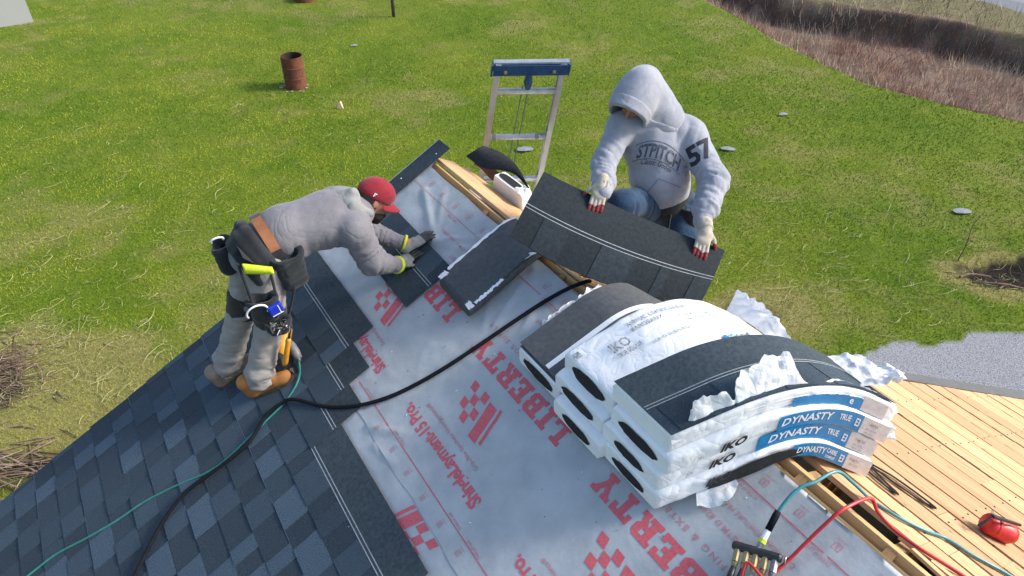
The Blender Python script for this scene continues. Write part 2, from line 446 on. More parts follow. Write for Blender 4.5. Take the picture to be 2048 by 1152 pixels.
_tc = {}
def text2d(s, size=1.0, bold=0.0, shear=0.0, space=1.0, res=2):
    """verts (x right, y up), faces; cap height about 0.7*size, starts at x=0"""
    key = (s, bold, shear, space, res)
    if key not in _tc:
        cu = bpy.data.curves.new('txt', 'FONT'); cu.body = s; cu.size = 1.0; cu.offset = bold; cu.shear = shear
        cu.space_character = space; cu.resolution_u = res; cu.fill_mode = 'FRONT'
        _tc[key] = _curve_mesh(cu)
    V, F = _tc[key]
    return V * size, F

def polys2d(loops):
    cu = bpy.data.curves.new('polys', 'CURVE'); cu.dimensions = '2D'; cu.fill_mode = 'FRONT'
    for lp in loops:
        sp = cu.splines.new('POLY'); sp.points.add(len(lp) - 1); sp.use_cyclic_u = True
        for p, q in zip(sp.points, lp): p.co = (q[0], q[1], 0, 1)
    return _curve_mesh(cu)

def bbox2d(V): return V.min(0), V.max(0)

def lettering(name, items, mats, parent, mapf, cut=None):
    """items: list of (V2,F) or (V2,F,mat_index); mapf(x,y)->3D point; cut = max triangle size for curved ground"""
    bm = bmesh.new()
    for it in items:
        V, F = it[0], it[1]; mi = it[2] if len(it) > 2 else 0
        vs = [bm.verts.new((p[0], p[1], 0)) for p in V]
        for f in F:
            try: bm.faces.new([vs[i] for i in f]).material_index = mi
            except ValueError: pass
    if cut:
        xs = [v.co.x for v in bm.verts]; ys = [v.co.y for v in bm.verts]
        for ax, lo, hi in ((0, min(xs), max(xs)), (1, min(ys), max(ys))):
            n = int((hi - lo) / cut)
            for k in range(1, n + 1):
                no = (1, 0, 0) if ax == 0 else (0, 1, 0); co = (lo + k * cut, 0, 0) if ax == 0 else (0, lo + k * cut, 0)
                bmesh.ops.bisect_plane(bm, geom=bm.verts[:] + bm.edges[:] + bm.faces[:], plane_co=co, plane_no=no, dist=1e-6)
    org = world_loc(parent)
    for v in bm.verts:
        v.co = Vector(np.asarray(mapf(v.co.x, v.co.y), float) - org)
    me = bpy.data.meshes.new(name); bm.to_mesh(me); bm.free()
    for m in (mats if isinstance(mats, (list, tuple)) else [mats]): me.materials.append(m)
    o = bpy.data.objects.new(name, me); COL.objects.link(o); o.parent = parent
    return o

def place2d(V, x, y, w=None, h=None, ang=0.0):
    """shift a glyph run so its lower-left is at x,y, scaled to width w / height h"""
    lo, hi = bbox2d(V); s = (hi - lo)
    sx = (w / s[0]) if w else None; sy = (h / s[1]) if h else None
    if sx is None: sx = sy
    if sy is None: sy = sx
    P = (V - lo) * np.array([sx, sy])
    c, sn = math.cos(ang), math.sin(ang)
    P = P @ np.array([[c, sn], [-sn, c]])
    return P + np.array([x, y])

SLAB = {
 'L': [[(0,0),(.78,0),(.78,.36),(.6,.36),(.6,.2),(.38,.2),(.38,.8),(.5,.8),(.5,1),(0,1),(0,.8),(.12,.8),(.12,.2),(0,.2)]],
 'I': [[(0,0),(.5,0),(.5,.2),(.38,.2),(.38,.8),(.5,.8),(.5,1),(0,1),(0,.8),(.12,.8),(.12,.2),(0,.2)]],
 'B': [[(0,0),(.68,0),(.82,.14),(.82,.4),(.74,.5),(.82,.6),(.82,.86),(.68,1),(0,1),(0,.8),(.12,.8),(.12,.2),(0,.2)], [(.38,.2),(.54,.2),(.54,.41),(.38,.41)], [(.38,.59),(.54,.59),(.54,.8),(.38,.8)]],
 'E': [[(0,0),(.78,0),(.78,.34),(.6,.34),(.6,.2),(.38,.2),(.38,.4),(.55,.4),(.55,.6),(.38,.6),(.38,.8),(.6,.8),(.6,.66),(.78,.66),(.78,1),(0,1),(0,.8),(.12,.8),(.12,.2),(0,.2)]],
 'R': [[(0,0),(.5,0),(.5,.2),(.38,.2),(.38,.4),(.44,.4),(.56,.2),(.56,0),(.88,0),(.88,.2),(.8,.2),(.7,.43),(.82,.55),(.82,.86),(.68,1),(0,1),(0,.8),(.12,.8),(.12,.2),(0,.2)], [(.38,.58),(.55,.58),(.55,.8),(.38,.8)]],
 'T': [[(.2,0),(.64,0),(.64,.2),(.55,.2),(.55,.8),(.66,.8),(.66,.62),(.84,.62),(.84,1),(0,1),(0,.62),(.18,.62),(.18,.8),(.29,.8),(.29,.2),(.2,.2)]],
 'Y': [[(.22,0),(.64,0),(.64,.2),(.56,.2),(.56,.38),(.76,.8),(.86,.8),(.86,1),(.5,1),(.5,.8),(.54,.8),(.43,.58),(.32,.8),(.36,.8),(.36,1),(0,1),(0,.8),(.1,.8),(.3,.38),(.3,.2),(.22,.2)]],
}
def slab_word(s, gap=.12):
    loops = []; x = 0
    for ch in s:
        wd = max(p[0] for p in SLAB[ch][0])
        for lp in SLAB[ch]: loops.append([(p[0] + x, p[1]) for p in lp])
        x += wd + gap
    return polys2d(loops)

# ------------------------------------------------------------------ the ground
def seg_dist(px, py, pts):
    """signed distance (left of the polyline positive)"""
    best = np.full(px.shape, 1e9); sg = np.ones(px.shape)
    for (x0, y0), (x1, y1) in zip(pts[:-1], pts[1:]):
        dx, dy = x1 - x0, y1 - y0; l2 = dx * dx + dy * dy
        t = np.clip(((px - x0) * dx + (py - y0) * dy) / l2, 0, 1)
        d = np.hypot(px - x0 - t * dx, py - y0 - t * dy)
        cr = (py - y0) * dx - (px - x0) * dy
        s = np.where(cr > 0, 1.0, -1.0); upd = d < best
        best = np.where(upd, d, best); sg = np.where(upd, s, sg)
    return best * sg
LAWN_EDGE = [(4.5, 44), (6.6, 29.5), (7.6, 26.2), (8.6, 22.5), (9.7, 19.3), (11.3, 17.6), (12.9, 16.4), (16.5, 13.9), (26, 8.5), (60, -8)]
BANK_EDGE = [(7.2, 44), (8.6, 30), (10.1, 27.2), (12.2, 25.9), (14.2, 24.7), (16.4, 22.4), (20.5, 18.5), (31, 12), (64, -3)]
ROAD_EDGE = [(13.0, 44), (15.2, 30), (16.3, 27.4), (17.9, 24.9), (22.5, 20.6), (33, 15), (66, 0)]
def sstep(x, a, b):
    t = np.clip((x - a) / (b - a), 0, 1); return t * t * (3 - 2 * t)
def ground_z(x, y):
    x = np.asarray(x, float); y = np.asarray(y, float)
    s = seg_dist(x, y, LAWN_EDGE); b = seg_dist(x, y, BANK_EDGE)
    P = np.stack([x, y, 0 * x], -1)
    n = fbm(P * .9, 3, 3) - .5
    z = (fbm(P * .35, 1, 3) - .5) * .10 + (vnoise(P * 2.2, 2) - .5) * .025
    dep = sstep(s, -.1, 1.6); up = sstep(b + n * .8, -.45, .25)
    z = z - .75 * dep * (1 - up) + .18 * up * dep + n * .25 * dep * (1 - up)
    pit = 1.5 * np.exp(-(((x - 9.05) / 1.05) ** 2 + ((y - 10.1) / .45) ** 2) ** 2)
    z = z - .16 * pit
    flat = sstep(y, 8.7, 9.6)              # level under the house and drive
    near = (x > -5) & (x < 9)
    z = np.where(near, z * flat, z)
    return z
def zones(x, y):
    """colours of the ground, with shade painted on the bank face: dry straw, ditch brown, gravel, bare dark soil, bank turf"""
    P = np.stack([x, y, 0 * x], -1)
    n1 = fbm(P * .45, 11, 4); n2 = fbm(P * 1.7, 12, 4); n3 = fbm(P * 5, 13, 3)
    s = seg_dist(x, y, LAWN_EDGE); b = seg_dist(x, y, BANK_EDGE)
    jag = (n2 - .5) * 1.3 + (n3 - .5) * .5
    ditch = sstep(s + jag, -.05, .35)
    bank = sstep(b + (n2 - .5) * .8, .05, .5)
    dry = sstep(n1 * .55 + n2 * .45, .48, .74) * .6
    bl = np.exp(-(((x + 7.3) / 2.4) ** 2 + ((y - 7.0) / 1.5) ** 2))     # trampled straw by the gable
    dry = np.maximum(dry, sstep(bl + (n2 - .5) * .5, .18, .5))
    hp = np.exp(-(((x - 4.1) / .95) ** 2 + ((y - 9.0) / .75) ** 2))
    dry = np.maximum(dry, sstep(hp + (n2 - .5) * .6, .25, .55))
    rp = np.exp(-(((x - 8.9) / 1.55) ** 2 + ((y - 10.0) / .75) ** 2))
    dry = np.maximum(dry, sstep(rp + (n2 - .5) * .5, .25, .55))
    dark = sstep(np.exp(-(((x - 9.1) / 1.25) ** 2 + ((y - 10.12) / .50) ** 2)) + (n3 - .5) * .5, .36, .55)
    dark = np.maximum(dark, sstep(np.exp(-(((x + 7.6) / .75) ** 2 + ((y - 7.2) / .7) ** 2)) + (n3 - .5) * .6, .45, .8) * .8)
    dark = np.maximum(dark, sstep(np.exp(-(((x + 6.3) / .8) ** 2 + ((y - 5.7) / .45) ** 2)) + (n3 - .5) * .6, .4, .8) * .6)
    dark = np.maximum(dark, sstep(np.exp(-(((x - 3.9) / .7) ** 2 + ((y - 8.95) / .4) ** 2)) + (n3 - .5) * .7, .5, .8) * .6)
    dark = np.maximum(dark,   .6 * sstep(b + (n2 - .5) * .5, -.55, -.25) * (1 - sstep(b + (n2 - .5) * .5, -.05, .2)) * ditch)  # shade under the bank top, painted dark into the bank face
    gy = 7.90 + .28 * (x - 4.7) * .62 + (n2 - .5) * .35 + (n3 - .5) * .2
    grav = ((y < gy) & (x > 3.0) & (x < 16)).astype(float)
    return dry, ditch, bank, dark, grav

def axis_pts(lo, a, b, hi, st):
    mid = np.arange(a, b + st / 2, st); out = [mid]
    q = []; v = a; k = st
    while v > lo: k *= 1.35; v -= k; q.append(max(v, lo))
    r = []; v = b; k = st
    while v < hi: k *= 1.35; v += k; r.append(min(v, hi))
    return np.concatenate([np.array(q[::-1]), mid, np.array(r)])
gx = axis_pts(-900, -22, 26, 900, .11); gy_ = axis_pts(-900, 3, 34, 900, .11)
GX, GY = np.meshgrid(gx, gy_, indexing='ij')
gz = ground_z(GX, GY)
gV = np.stack([GX, GY, gz], -1).reshape(-1, 3)
ni, nj = GX.shape
ii, jj = np.meshgrid(np.arange(ni - 1), np.arange(nj - 1), indexing='ij')
a_ = (ii * nj + jj).ravel(); gF = np.stack([a_, a_ + nj, a_ + nj + 1, a_ + 1], -1)
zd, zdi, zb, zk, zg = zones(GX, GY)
def ground_mat():
    m = bpy.data.materials.new('lawn_soil'); m.use_nodes = True
    nt = m.node_tree; L = nt.links; b = nt.nodes['Principled BSDF']; b.inputs['Roughness'].default_value = .95; b.inputs['Specular IOR Level'].default_value = .15
    tc = nt.nodes.new('ShaderNodeTexCoord')
    def noise(sc, det=6, rough=.6):
        n = nt.nodes.new('ShaderNodeTexNoise'); n.inputs['Scale'].default_value = sc; n.inputs['Detail'].default_value = det; n.inputs['Roughness'].default_value = rough
        L.new(tc.outputs['Object'], n.inputs['Vector']); return n.outputs['Fac']
    def ramp(f, a, b_):
        r = nt.nodes.new('ShaderNodeMapRange'); r.inputs['From Min'].default_value = a; r.inputs['From Max'].default_value = b_; L.new(f, r.inputs['Value']); return r.outputs[0]
    def mix(f, a, b_):
        x = nt.nodes.new('ShaderNodeMix'); x.data_type = 'RGBA'; L.new(f, x.inputs[0])
        for i, c in ((6, a), (7, b_)):
            if isinstance(c, tuple): x.inputs[i].default_value = (*c, 1)
            else: L.new(c, x.inputs[i])
        return x.outputs[2]
    def attr(nm):
        a = nt.nodes.new('ShaderNodeAttribute'); a.attribute_name = nm; return a.outputs['Fac']
    fine = ramp(noise(18, 8, .75), .35, .65); mid = ramp(noise(2.2, 6), .35, .65); big = ramp(noise(.33, 5), .38, .62)
    g = mix(mid, (.085, .155, .006), (.15, .21, .012)); g = mix(big, g, (.19, .23, .022)); g = mix(fine, g, (.050, .088, .006))
    straw = mix(fine, (.27, .24, .085), (.14, .13, .04)); col = mix(attr('dry'), g, straw)
    br = mix(mid, (.22, .125, .09), (.30, .24, .18)); br = mix(fine, br, (.11, .07, .055)); col = mix(attr('ditch'), col, br)
    bk = mix(fine, (.20, .17, .09), (.09, .085, .045)); col = mix(attr('bank'), col, bk)
    soil_and_shade = mix(fine, (.008, .007, .006), (.030, .022, .018)); col = mix(attr('dark'), col, soil_and_shade)  # bare earth, and the painted shade of the bank face
    n4 = nt.nodes.new('ShaderNodeTexVoronoi'); n4.inputs['Scale'].default_value = 42; L.new(tc.outputs['Object'], n4.inputs['Vector'])
    gr = mix(n4.outputs['Distance'], (.30, .31, .335), (.13, .135, .15)); gr = mix(ramp(noise(75, 3), .50, .66), gr, (.46, .47, .49)); gr = mix(ramp(noise(48, 3), .56, .66), gr, (.075, .08, .09)); col = mix(attr('gravel'), col, gr)
    L.new(col, b.inputs['Base Color'])
    bp = nt.nodes.new('ShaderNodeBump'); bp.inputs['Distance'].default_value = .03; bp.inputs['Strength'].default_value = .8
    L.new(noise(24, 8, .7), bp.inputs['Height']); L.new(bp.outputs[0], b.inputs['Normal'])
    return m
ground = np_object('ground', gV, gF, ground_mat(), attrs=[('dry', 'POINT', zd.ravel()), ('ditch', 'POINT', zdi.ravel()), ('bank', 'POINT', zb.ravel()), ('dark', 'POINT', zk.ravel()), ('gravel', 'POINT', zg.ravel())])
tag(ground, kind='structure')
# road strip beyond the ditch
rb = MB()
rp = np.array(smooth_path([(x, y, 0) for x, y in ROAD_EDGE], 5))
rd = np.gradient(rp, axis=0); rd /= np.linalg.norm(rd, axis=1, keepdims=True); rn = np.stack([-rd[:, 1], rd[:, 0], 0 * rd[:, 0]], -1)
rb.grid(lambda a, v: rp[round(a * (len(rp) - 1))] + rn[round(a * (len(rp) - 1))] * 6 * v + Z * (.30 if v > 0 else .12), len(rp) - 1, 6)
road = rb.build('road', M['asphalt']); tag(road, kind='structure')

# blades of grass: plain triangles, thinner and denser close by
def blades(name, n, kind, seed, hgt, wid, colA, colB, zone_ok, xr=(-21, 24), yr=(3.2, 32), lean=.6, label_kind='stuff', curl=0, rough=.7):
    g = np.random.default_rng(seed)
    # density falls with the square of the distance from the house
    r = 5.2 * (32.0 / 5.2) ** g.random(n * 3); th = g.uniform(-.95, .95, n * 3)
    x = r * np.sin(th); y = r * np.cos(th)
    ok = (x > xr[0]) & (x < xr[1]) & (y > yr[0]) & (y < yr[1]); x, y, r = x[ok], y[ok], r[ok]
    keep = zone_ok(x, y, g.random(len(x)))
    x, y, r = x[keep][:n], y[keep][:n], r[keep][:n]; k = len(x)
    zc = ground_z(x, y) - .004
    ang = g.uniform(0, 2 * np.pi, k); lod = np.clip(r / 9, .8, 2.2)
    h = g.uniform(*hgt, k) * (.7 + .3 * lod); w = g.uniform(*wid, k) * lod
    la = g.uniform(0, 2 * np.pi, k); ln = g.random(k) * lean * h
    bx, by = np.cos(ang) * w / 2, np.sin(ang) * w / 2
    V = np.empty((k, 3, 3)); base = np.stack([x, y, zc], -1)
    V[:, 0] = base + np.stack([bx, by, 0 * x], -1); V[:, 1] = base - np.stack([bx, by, 0 * x], -1)
    V[:, 2] = base + np.stack([np.cos(la) * ln, np.sin(la) * ln, h], -1)
    t = g.random(k); P = np.stack([x, y, 0 * x], -1)
    patch = fbm(P * .5, 21, 4); patch2 = fbm(P * 2.0, 22, 3)
    c = np.clip((patch - .5) * 3.2 + (patch2 - .5) * 1.6 + .45 + (t - .5) * .7, 0, 1)[:, None]
    col = np.array(colA) * (1 - c) + np.array(colB) * c
    m = bpy.data.materials.new(name + '_blade'); m.use_nodes = True; nt = m.node_tree; b = nt.nodes['Principled BSDF']
    at = nt.nodes.new('ShaderNodeAttribute'); at.attribute_name = 'hue'; nt.links.new(at.outputs['Vector'], b.inputs['Base Color'])
    b.inputs['Roughness'].default_value = rough; b.inputs['Specular IOR Level'].default_value = .25
    b.inputs['Subsurface Weight'].default_value = 0
    o = np_object(name, V.reshape(-1, 3), np.arange(3 * k).reshape(-1, 3), m, smooth=False, attrs=[('hue', 'FACE', col)])
    tag(o, kind=label_kind)
    return o
def ok_lawn(x, y, q):
    d, di, bk, dk, gv = zones(x, y)
    p = (1 - di) * (1 - .97 * dk) * (1 - gv) * (1 - .40 * d)
    return q < p
def ok_dry(x, y, q):
    d, di, bk, dk, gv = zones(x, y)
    return q < np.clip(d, .10, 1) * (1 - di) * (1 - gv) * (1 - dk)
def ok_ditch(x, y, q):
    d, di, bk, dk, gv = zones(x, y)
    return q < di * (1 - bk) * (.45 + .55 * sstep(fbm(np.stack([x, y, 0 * x], -1) * .8, 31, 3), .38, .62))
def ok_bank(x, y, q):
    d, di, bk, dk, gv = zones(x, y)
    return q < bk * (seg_dist(x, y, ROAD_EDGE) < .1)
blades('grass', 420000, 'grass', 1, (.018, .042), (.006, .012), (.092, .172, .008), (.31, .335, .036), ok_lawn)
blades('dry_grass', 60000, 'dry', 2, (.02, .05), (.006, .011), (.38, .36, .12), (.24, .26, .05), ok_dry, lean=1.4)
blades('dead_reeds', 120000, 'reed', 3, (.07, .36), (.005, .011), (.27, .15, .105), (.46, .37, .27), ok_ditch, xr=(4, 26), yr=(8, 34), lean=.8)
blades('bank_grass', 26000, 'bank', 4, (.08, .34), (.008, .016), (.16, .15, .07), (.40, .35, .22), ok_bank, xr=(4, 26), yr=(8, 36), lean=1.2)

# dry stalks strewn on the lawn
def stalks(n, seed):
    g = np.random.default_rng(seed); mb = MB()
    cen = [(-8.0, 9.4, 1.3, 2.6), (-8.0, 9.0, .9, 1.8), (-6.4, 8.0, 1.7, .9), (-5.6, 7.4, 1.2, .7), (6.4, 10.2, 1.8, 1.2), (4.6, 9.0, 1.3, 1.0), (6.6, 10.5, 2.6, 1.6), (-4.6, 12, 3.4, 3.4), (2, 13, 5, 4), (-7, 16, 4, 4), (8.6, 9.9, 1.4, .5), (-7.6, 7.8, .9, .7)]
    ci = g.integers(len(cen), size=n * 2); C_ = np.array(cen)[ci]
    X = C_[:, 0] + g.normal(size=n * 2) * C_[:, 2]; Y = C_[:, 1] + g.normal(size=n * 2) * C_[:, 3]
    d, di, bk, dk, gv = zones(X, Y); ok = (Y > 3.4) & (Y < 24) & (di < .3) & (gv < .5); X, Y = X[ok][:n], Y[ok][:n]; n = len(X)
    L = g.uniform(.12, .60, n); A = g.uniform(0, 6.28, n); CV = g.normal(size=n) * 2.6; PX = []
    for i in range(6):
        PX.append(np.stack([X, Y], -1)); X = X + np.cos(A) * L / 5; Y = Y + np.sin(A) * L / 5; A = A + CV / 5 + g.normal(size=n) * .15
    PX = np.stack(PX, 1); ZZ = ground_z(PX[..., 0], PX[..., 1]) + g.uniform(.025, .05, n)[:, None]
    for k in range(n):
        mb.tube(np.concatenate([PX[k], ZZ[k][:, None]], -1), [g.uniform(.0020, .0044) * q for q in (1, 1, 1, .9, .7, .4)], 4, 0, g.random())
    o = mb.build('straw', mat('dry_stalk', (.33, .33, .12), (.45, .43, .21), rough=.85, scale=6, tone=(.55, 1.15)))
    tag(o, kind='stuff')
stalks(900, 5)

# ------------------------------------------------------------------ the house
def gz1(x, y): return float(ground_z(np.array([x]), np.array([y]))[0])
hc = Wp(2.0, -1.5, 0); hc[2] = 0
house = thing('house', 'house with a gable roof being reshingled, dark shingles left and bare boards right', 'house', hc)
T_FAR, T_NEAR = -.24, 4.6
# left slope boarding
b = MB()
b.hexa([Lp(T_FAR + .03, .122, -.019), Lp(T_NEAR, .122, -.019), Lp(T_NEAR, 5.15, -.019), Lp(T_FAR + .03, 5.15, -.019),
        Lp(T_FAR + .03, .122, 0), Lp(T_NEAR, .122, 0), Lp(T_NEAR, 5.15, 0), Lp(T_FAR + .03, 5.15, 0)])
deckL = b.build('roof_boarding', M['lumber'], house)
# rake trim boards of the left slope
b = MB(); b.hexa([Lp(T_FAR + .03, .06, -.16), Lp(T_FAR + .055, .06, -.16), Lp(T_FAR + .055, 5.1, -.16), Lp(T_FAR + .03, 5.1, -.16),
                  Lp(T_FAR + .03, .06, -.021), Lp(T_FAR + .055, .06, -.021), Lp(T_FAR + .055, 5.1, -.021), Lp(T_FAR + .03, 5.1, -.021)])
b.build('fascia', M['wall'], house)
# ridge board, rafters, attic floor
b = MB(); b.hexa([Rp(T_FAR + .1, .016, -.22), Rp(T_NEAR, .016, -.22), Rp(T_NEAR, .050, -.22), Rp(T_FAR + .1, .050, -.22),
                  Rp(T_FAR + .1, .016, -.010), Rp(T_NEAR, .016, -.010), Rp(T_NEAR, .050, -.010), Rp(T_FAR + .1, .050, -.010)])
b.build('ridge_board', M['lumber'], house)
for t in (.55, .95, 1.35, 1.75, 2.15, 2.55, 2.93, 3.31, 3.7):
    b = MB()
    b.hexa([Lp(t, .085, -.17), Lp(t + .04, .085, -.17), Lp(t + .04, 4.9, -.17), Lp(t, 4.9, -.17), Lp(t, .085, -.022), Lp(t + .04, .085, -.022), Lp(t + .04, 4.9, -.022), Lp(t, 4.9, -.022)])
    b.build('rafter', M['lumber_w'], house)
    if t > 2.3:
        b = MB()
        b.hexa([Rp(t, .056, -.17), Rp(t + .04, .056, -.17), Rp(t + .04, 4.9, -.17), Rp(t, 4.9, -.17), Rp(t, .056, -.024), Rp(t + .04, .056, -.024), Rp(t + .04, 4.9, -.024), Rp(t, 4.9, -.024)])
        b.build('rafter', M['lumber_w'], house)
b = MB(); b.box(Wp(2.2, -.45, -.80), -U * 4.5, W * 1.2, Z * .03)
b.build('attic_floor', M['dark_in'], house)

# right slope: boards along the ridge, each its own
deckR = bpy.data.objects.new('plank_deck', None); COL.objects.link(deckR); deckR.parent = house
def rake_t(d): return 2.02 + .135 * d
joints = [.155, .285, .41, .565, .712, .90, 1.14, 1.385, 1.62, 1.81, 2.05, 2.28, 2.52, 2.76, 3.0, 3.24, 3.5, 3.74, 4.0, 4.26, 4.52, 4.8, 5.05]
for i, (d0, d1) in enumerate(zip(joints[:-1], joints[1:])):
    cuts = [rake_t((d0 + d1) / 2) - .0]
    c = cuts[0] + random.uniform(.5, 2.2)
    while c < T_NEAR + .3: cuts.append(c); c += random.uniform(1.6, 2.6)
    cuts.append(T_NEAR + .3)
    if i == 0: cuts = [1.2, 3.36, T_NEAR + .3]
    for ta, tb in zip(cuts[:-1], cuts[1:]):
        hh = random.uniform(0, .005); g = .0062; sk = random.uniform(-.003, .003)
        b = MB()
        n = 6; fn_t = lambda q: ta + .001 + (tb - ta - .002) * q
        top = []
        for k in range(n + 1):
            wob = .0016 * math.sin(k * 1.7 + i)
            top.append((fn_t(k / n), d0 + g + wob, d1 - g + wob * .6))
        e0 = .135 * (d1 - d0) / 2 if ta == cuts[0] and i > 0 else 0
        for k in range(n):
            (t0, a0, c0), (t1, a1, c1) = top[k], top[k + 1]
            f0 = e0 if k == 0 else 0
            ch = .003
            b.hexa([Rp(t0 - f0, a0, -.02), Rp(t1, a1, -.02), Rp(t1, c1, -.02), Rp(t0 + f0, c0, -.02), Rp(t0 - f0, a0 + ch, hh), Rp(t1, a1 + ch, hh + sk), Rp(t1, c1 - ch, hh + sk), Rp(t0 + f0, c0 - ch, hh)])
        b.build('plank', M['plank'], deckR)
b = MB()
for d0, d1 in zip(joints[1:-1], joints[2:]):
    for t in (2.57, 2.95, 3.33, 3.72, 4.1):
        for q in (.22, .74):
            if random.random() < .8 and t > rake_t(d0): b.lathe([(0, .0012), (.0035, .001), (.004, -.002)], Rp(t + random.uniform(-.012, .012), d0 + (d1 - d0) * (q + random.uniform(-.05, .05)), .0055), NR, 7)
b.build('deck_nail', M['rust_in'], deckR)['kind'] = 'stuff'
# narrow boards over the far part of the ridge
for (d0, d1, ta, tb, hh) in ((.045, .205, -.2, .93, .020), (.210, .345, -.2, 1.35, .0), (.06, .205, 1.42, 2.0, .0), (.21, .345, 1.36, 2.0, .001)):
    b = MB(); b.hexa([Rp(ta, d0, hh - .02), Rp(tb, d0, hh - .02), Rp(tb, d1, hh - .02), Rp(ta, d1, hh - .02), Rp(ta, d0 + .002, hh), Rp(tb, d0 + .002, hh), Rp(tb, d1 - .002, hh), Rp(ta, d1 - .002, hh)])
    b.build('plank', M['lumber'] if d0 > .1 else M['plank'], deckR)
# broken splinters along the slot
for (t0, d0, L_, an, wd) in ((3.30, .12, .22, .25, .035), (3.36, .10, .18, -.15, .03), (1.22, .03, .2, .3, .05), (1.30, .05, .24, .1, .045), (3.42, .13, .25, .05, .03)):
    b = MB(); p = Rp(t0, d0, .006); x = norm(-U * math.cos(an) + DR * math.sin(an)); y = np.cross(NR, x)
    b.add([p - y * wd / 2, p + x * L_ * .7 - y * wd / 2, p + x * L_ + y * wd * .3, p + x * L_ * .5 + y * wd / 2, p + y * wd * .3], [(0, 1, 2, 3, 4)])
    b.add([q - NR * .012 for q in (p - y * wd / 2, p + x * L_ * .7 - y * wd / 2, p + x * L_ + y * wd * .3, p + x * L_ * .5 + y * wd / 2, p + y * wd * .3)], [(4, 3, 2, 1, 0)])
    n = len(b.v) // 2
    b.f += [[i, (i + 1) % n, n + (i + 1) % n, n + i][::-1] for i in range(n)]; b.m += [0] * n; b.t += [.5] * n
    b.build('splinter', M['plank'], deckR)
# metal edge along the end of the right slope
b = MB()
for d0, d1 in zip(np.linspace(.4, 5.0, 12)[:-1], np.linspace(.4, 5.0, 12)[1:]):
    wd = .035 + .02 * d0
    b.hexa([Rp(rake_t(d0) - .02 - wd, d0, -.07), Rp(rake_t(d0) + .012, d0, .007), Rp(rake_t(d1) + .012, d1, .007), Rp(rake_t(d1) - .02 - wd, d1, -.07),
            Rp(rake_t(d0) - .02 - wd, d0, .008), Rp(rake_t(d0) + .012, d0, .011), Rp(rake_t(d1) + .012, d1, .011), Rp(rake_t(d1) - .02 - wd, d1, .008)])
b.build('drip_edge', M['drip'], house)
# walls
def wall(p, q, z0, zt0, zt1, th, side):
    b = MB(); n = norm(np.cross(q - p, Z)) * side
    A = [p * [1, 1, 0] + Z * z0, q * [1, 1, 0] + Z * z0]
    b.hexa([A[0], A[1], A[1] - n * th, A[0] - n * th, p * [1, 1, 0] + Z * zt0, q * [1, 1, 0] + Z * zt1, (q - n * th) * [1, 1, 0] + Z * zt1, (p - n * th) * [1, 1, 0] + Z * zt0])
    return b.build('wall', M['wall'], house)
e1 = Lp(-.12, 4.75, -.2); ap = AP + U * .12 - Z * .2
wall(e1, ap, -.3, e1[2], ap[2], .12, 1); wall(ap + 0, AP + U * .12 + W * .28, -.3, ap[2], ap[2] - .14, .12, 1)
e2 = Lp(4.4, 4.75, -.2); wall(e2, e1, -.3, e1[2], e1[2], .12, 1)
rw0, rw1 = Wp(-.12, .205, 0), Wp(2.25, .205, 0); zr = AP[2] - .28
wall(rw0, rw1, -.3, zr, zr, .10, -1)
g0 = Rp(2.35, .4, -.2); g1 = Rp(2.6, 4.75, -.2); wall(g0, g1, -.3, g0[2], g1[2], .12, 1)
g2 = Rp(4.4, 4.75, -.2); wall(g1, g2, -.3, g1[2], g1[2], .12, 1)
apn = AP - U * 4.4 - Z * .2; wall(g2, apn, -.3, g2[2], apn[2], .12, 1); wall(apn, e2, -.3, apn[2], e2[2], .12, 1)

# shingles: laminated strips 1.038 x 0.349 m laid to a 0.149 m exposure
SL, SH, EXP = 1.038, .349, .149
def strip_mesh(seed, x0=0.0, x1=SL, flip=False):
    g = random.Random(seed); b = MB()
    zt = lambda y: .002 + .026 * y
    def slabby(xa, xb, ya, yb, lo, hi, m, tone):
        b.hexa([(xa, ya, zt(ya) + lo), (xb, ya, zt(ya) + lo), (xb, yb, zt(yb) + lo), (xa, yb, zt(yb) + lo),
                (xa, ya, zt(ya) + hi), (xb, ya, zt(ya) + hi), (xb, yb, zt(yb) + hi), (xa, yb, zt(yb) + hi)], m, tone)
    slabby(x0, x1, 0, .200, .001, .0038, 1, g.uniform(.35, .65))
    for ya, yb in ((.176, .181), (.194, .199)): slabby(x0, x1, ya, yb, .0039, .0045, 2, .5)
    x = 0; tooth = g.random() < .5
    while x < SL - 1e-6:
        wd = min(g.choice([.10, .125, .15, .165, .19, .215]), SL - x)
        if SL - x - wd < .06: wd = SL - x
        xa, xb = max(x, x0), min(x + wd, x1)
        if xb - xa > .002:
            tone = g.choice([.15, .3, .45, .6, .85, 1.0]) if tooth else g.choice([.0, .1, .22, .35])
            slabby(xa, xb, .2005, SH, 0, .0028, 0, tone * .8)
            if tooth:
                sl = g.uniform(.003, .010)
                ya, yb = .2005, SH - .001
                xa2, xb2 = (xa + sl if xa > x0 else xa), (xb - sl if xb < x1 else xb)
                b.hexa([(xa, ya, zt(ya) + .003), (xb, ya, zt(ya) + .003), (xb2, yb, zt(yb) + .003), (xa2, yb, zt(yb) + .003),
                        (xa, ya, zt(ya) + .0062), (xb, ya, zt(ya) + .0062), (xb2, yb, zt(yb) + .0062), (xa2, yb, zt(yb) + .0062)], 0, tone)
        x += wd; tooth = not tooth
    return b.mesh('shingle', [M['shingle'], M['headlap'], M['glue']])
ROTL = Matrix((U, DL, NL)).transposed().to_4x4()
hcv = Vector(hc)
def lay(me, t_end, d_top, parent, rz=0.0, h=0.013, name='shingle'):
    o = bpy.data.objects.new(name, me); COL.objects.link(o); o.parent = parent
    o.matrix_local = Matrix.Translation(Vector(Lp(t_end, d_top, h)) - Vector(world_loc(parent))) @ ROTL @ Matrix.Rotation(rz, 4, 'Z')
    return o
strips = [strip_mesh(100 + i) for i in range(12)]
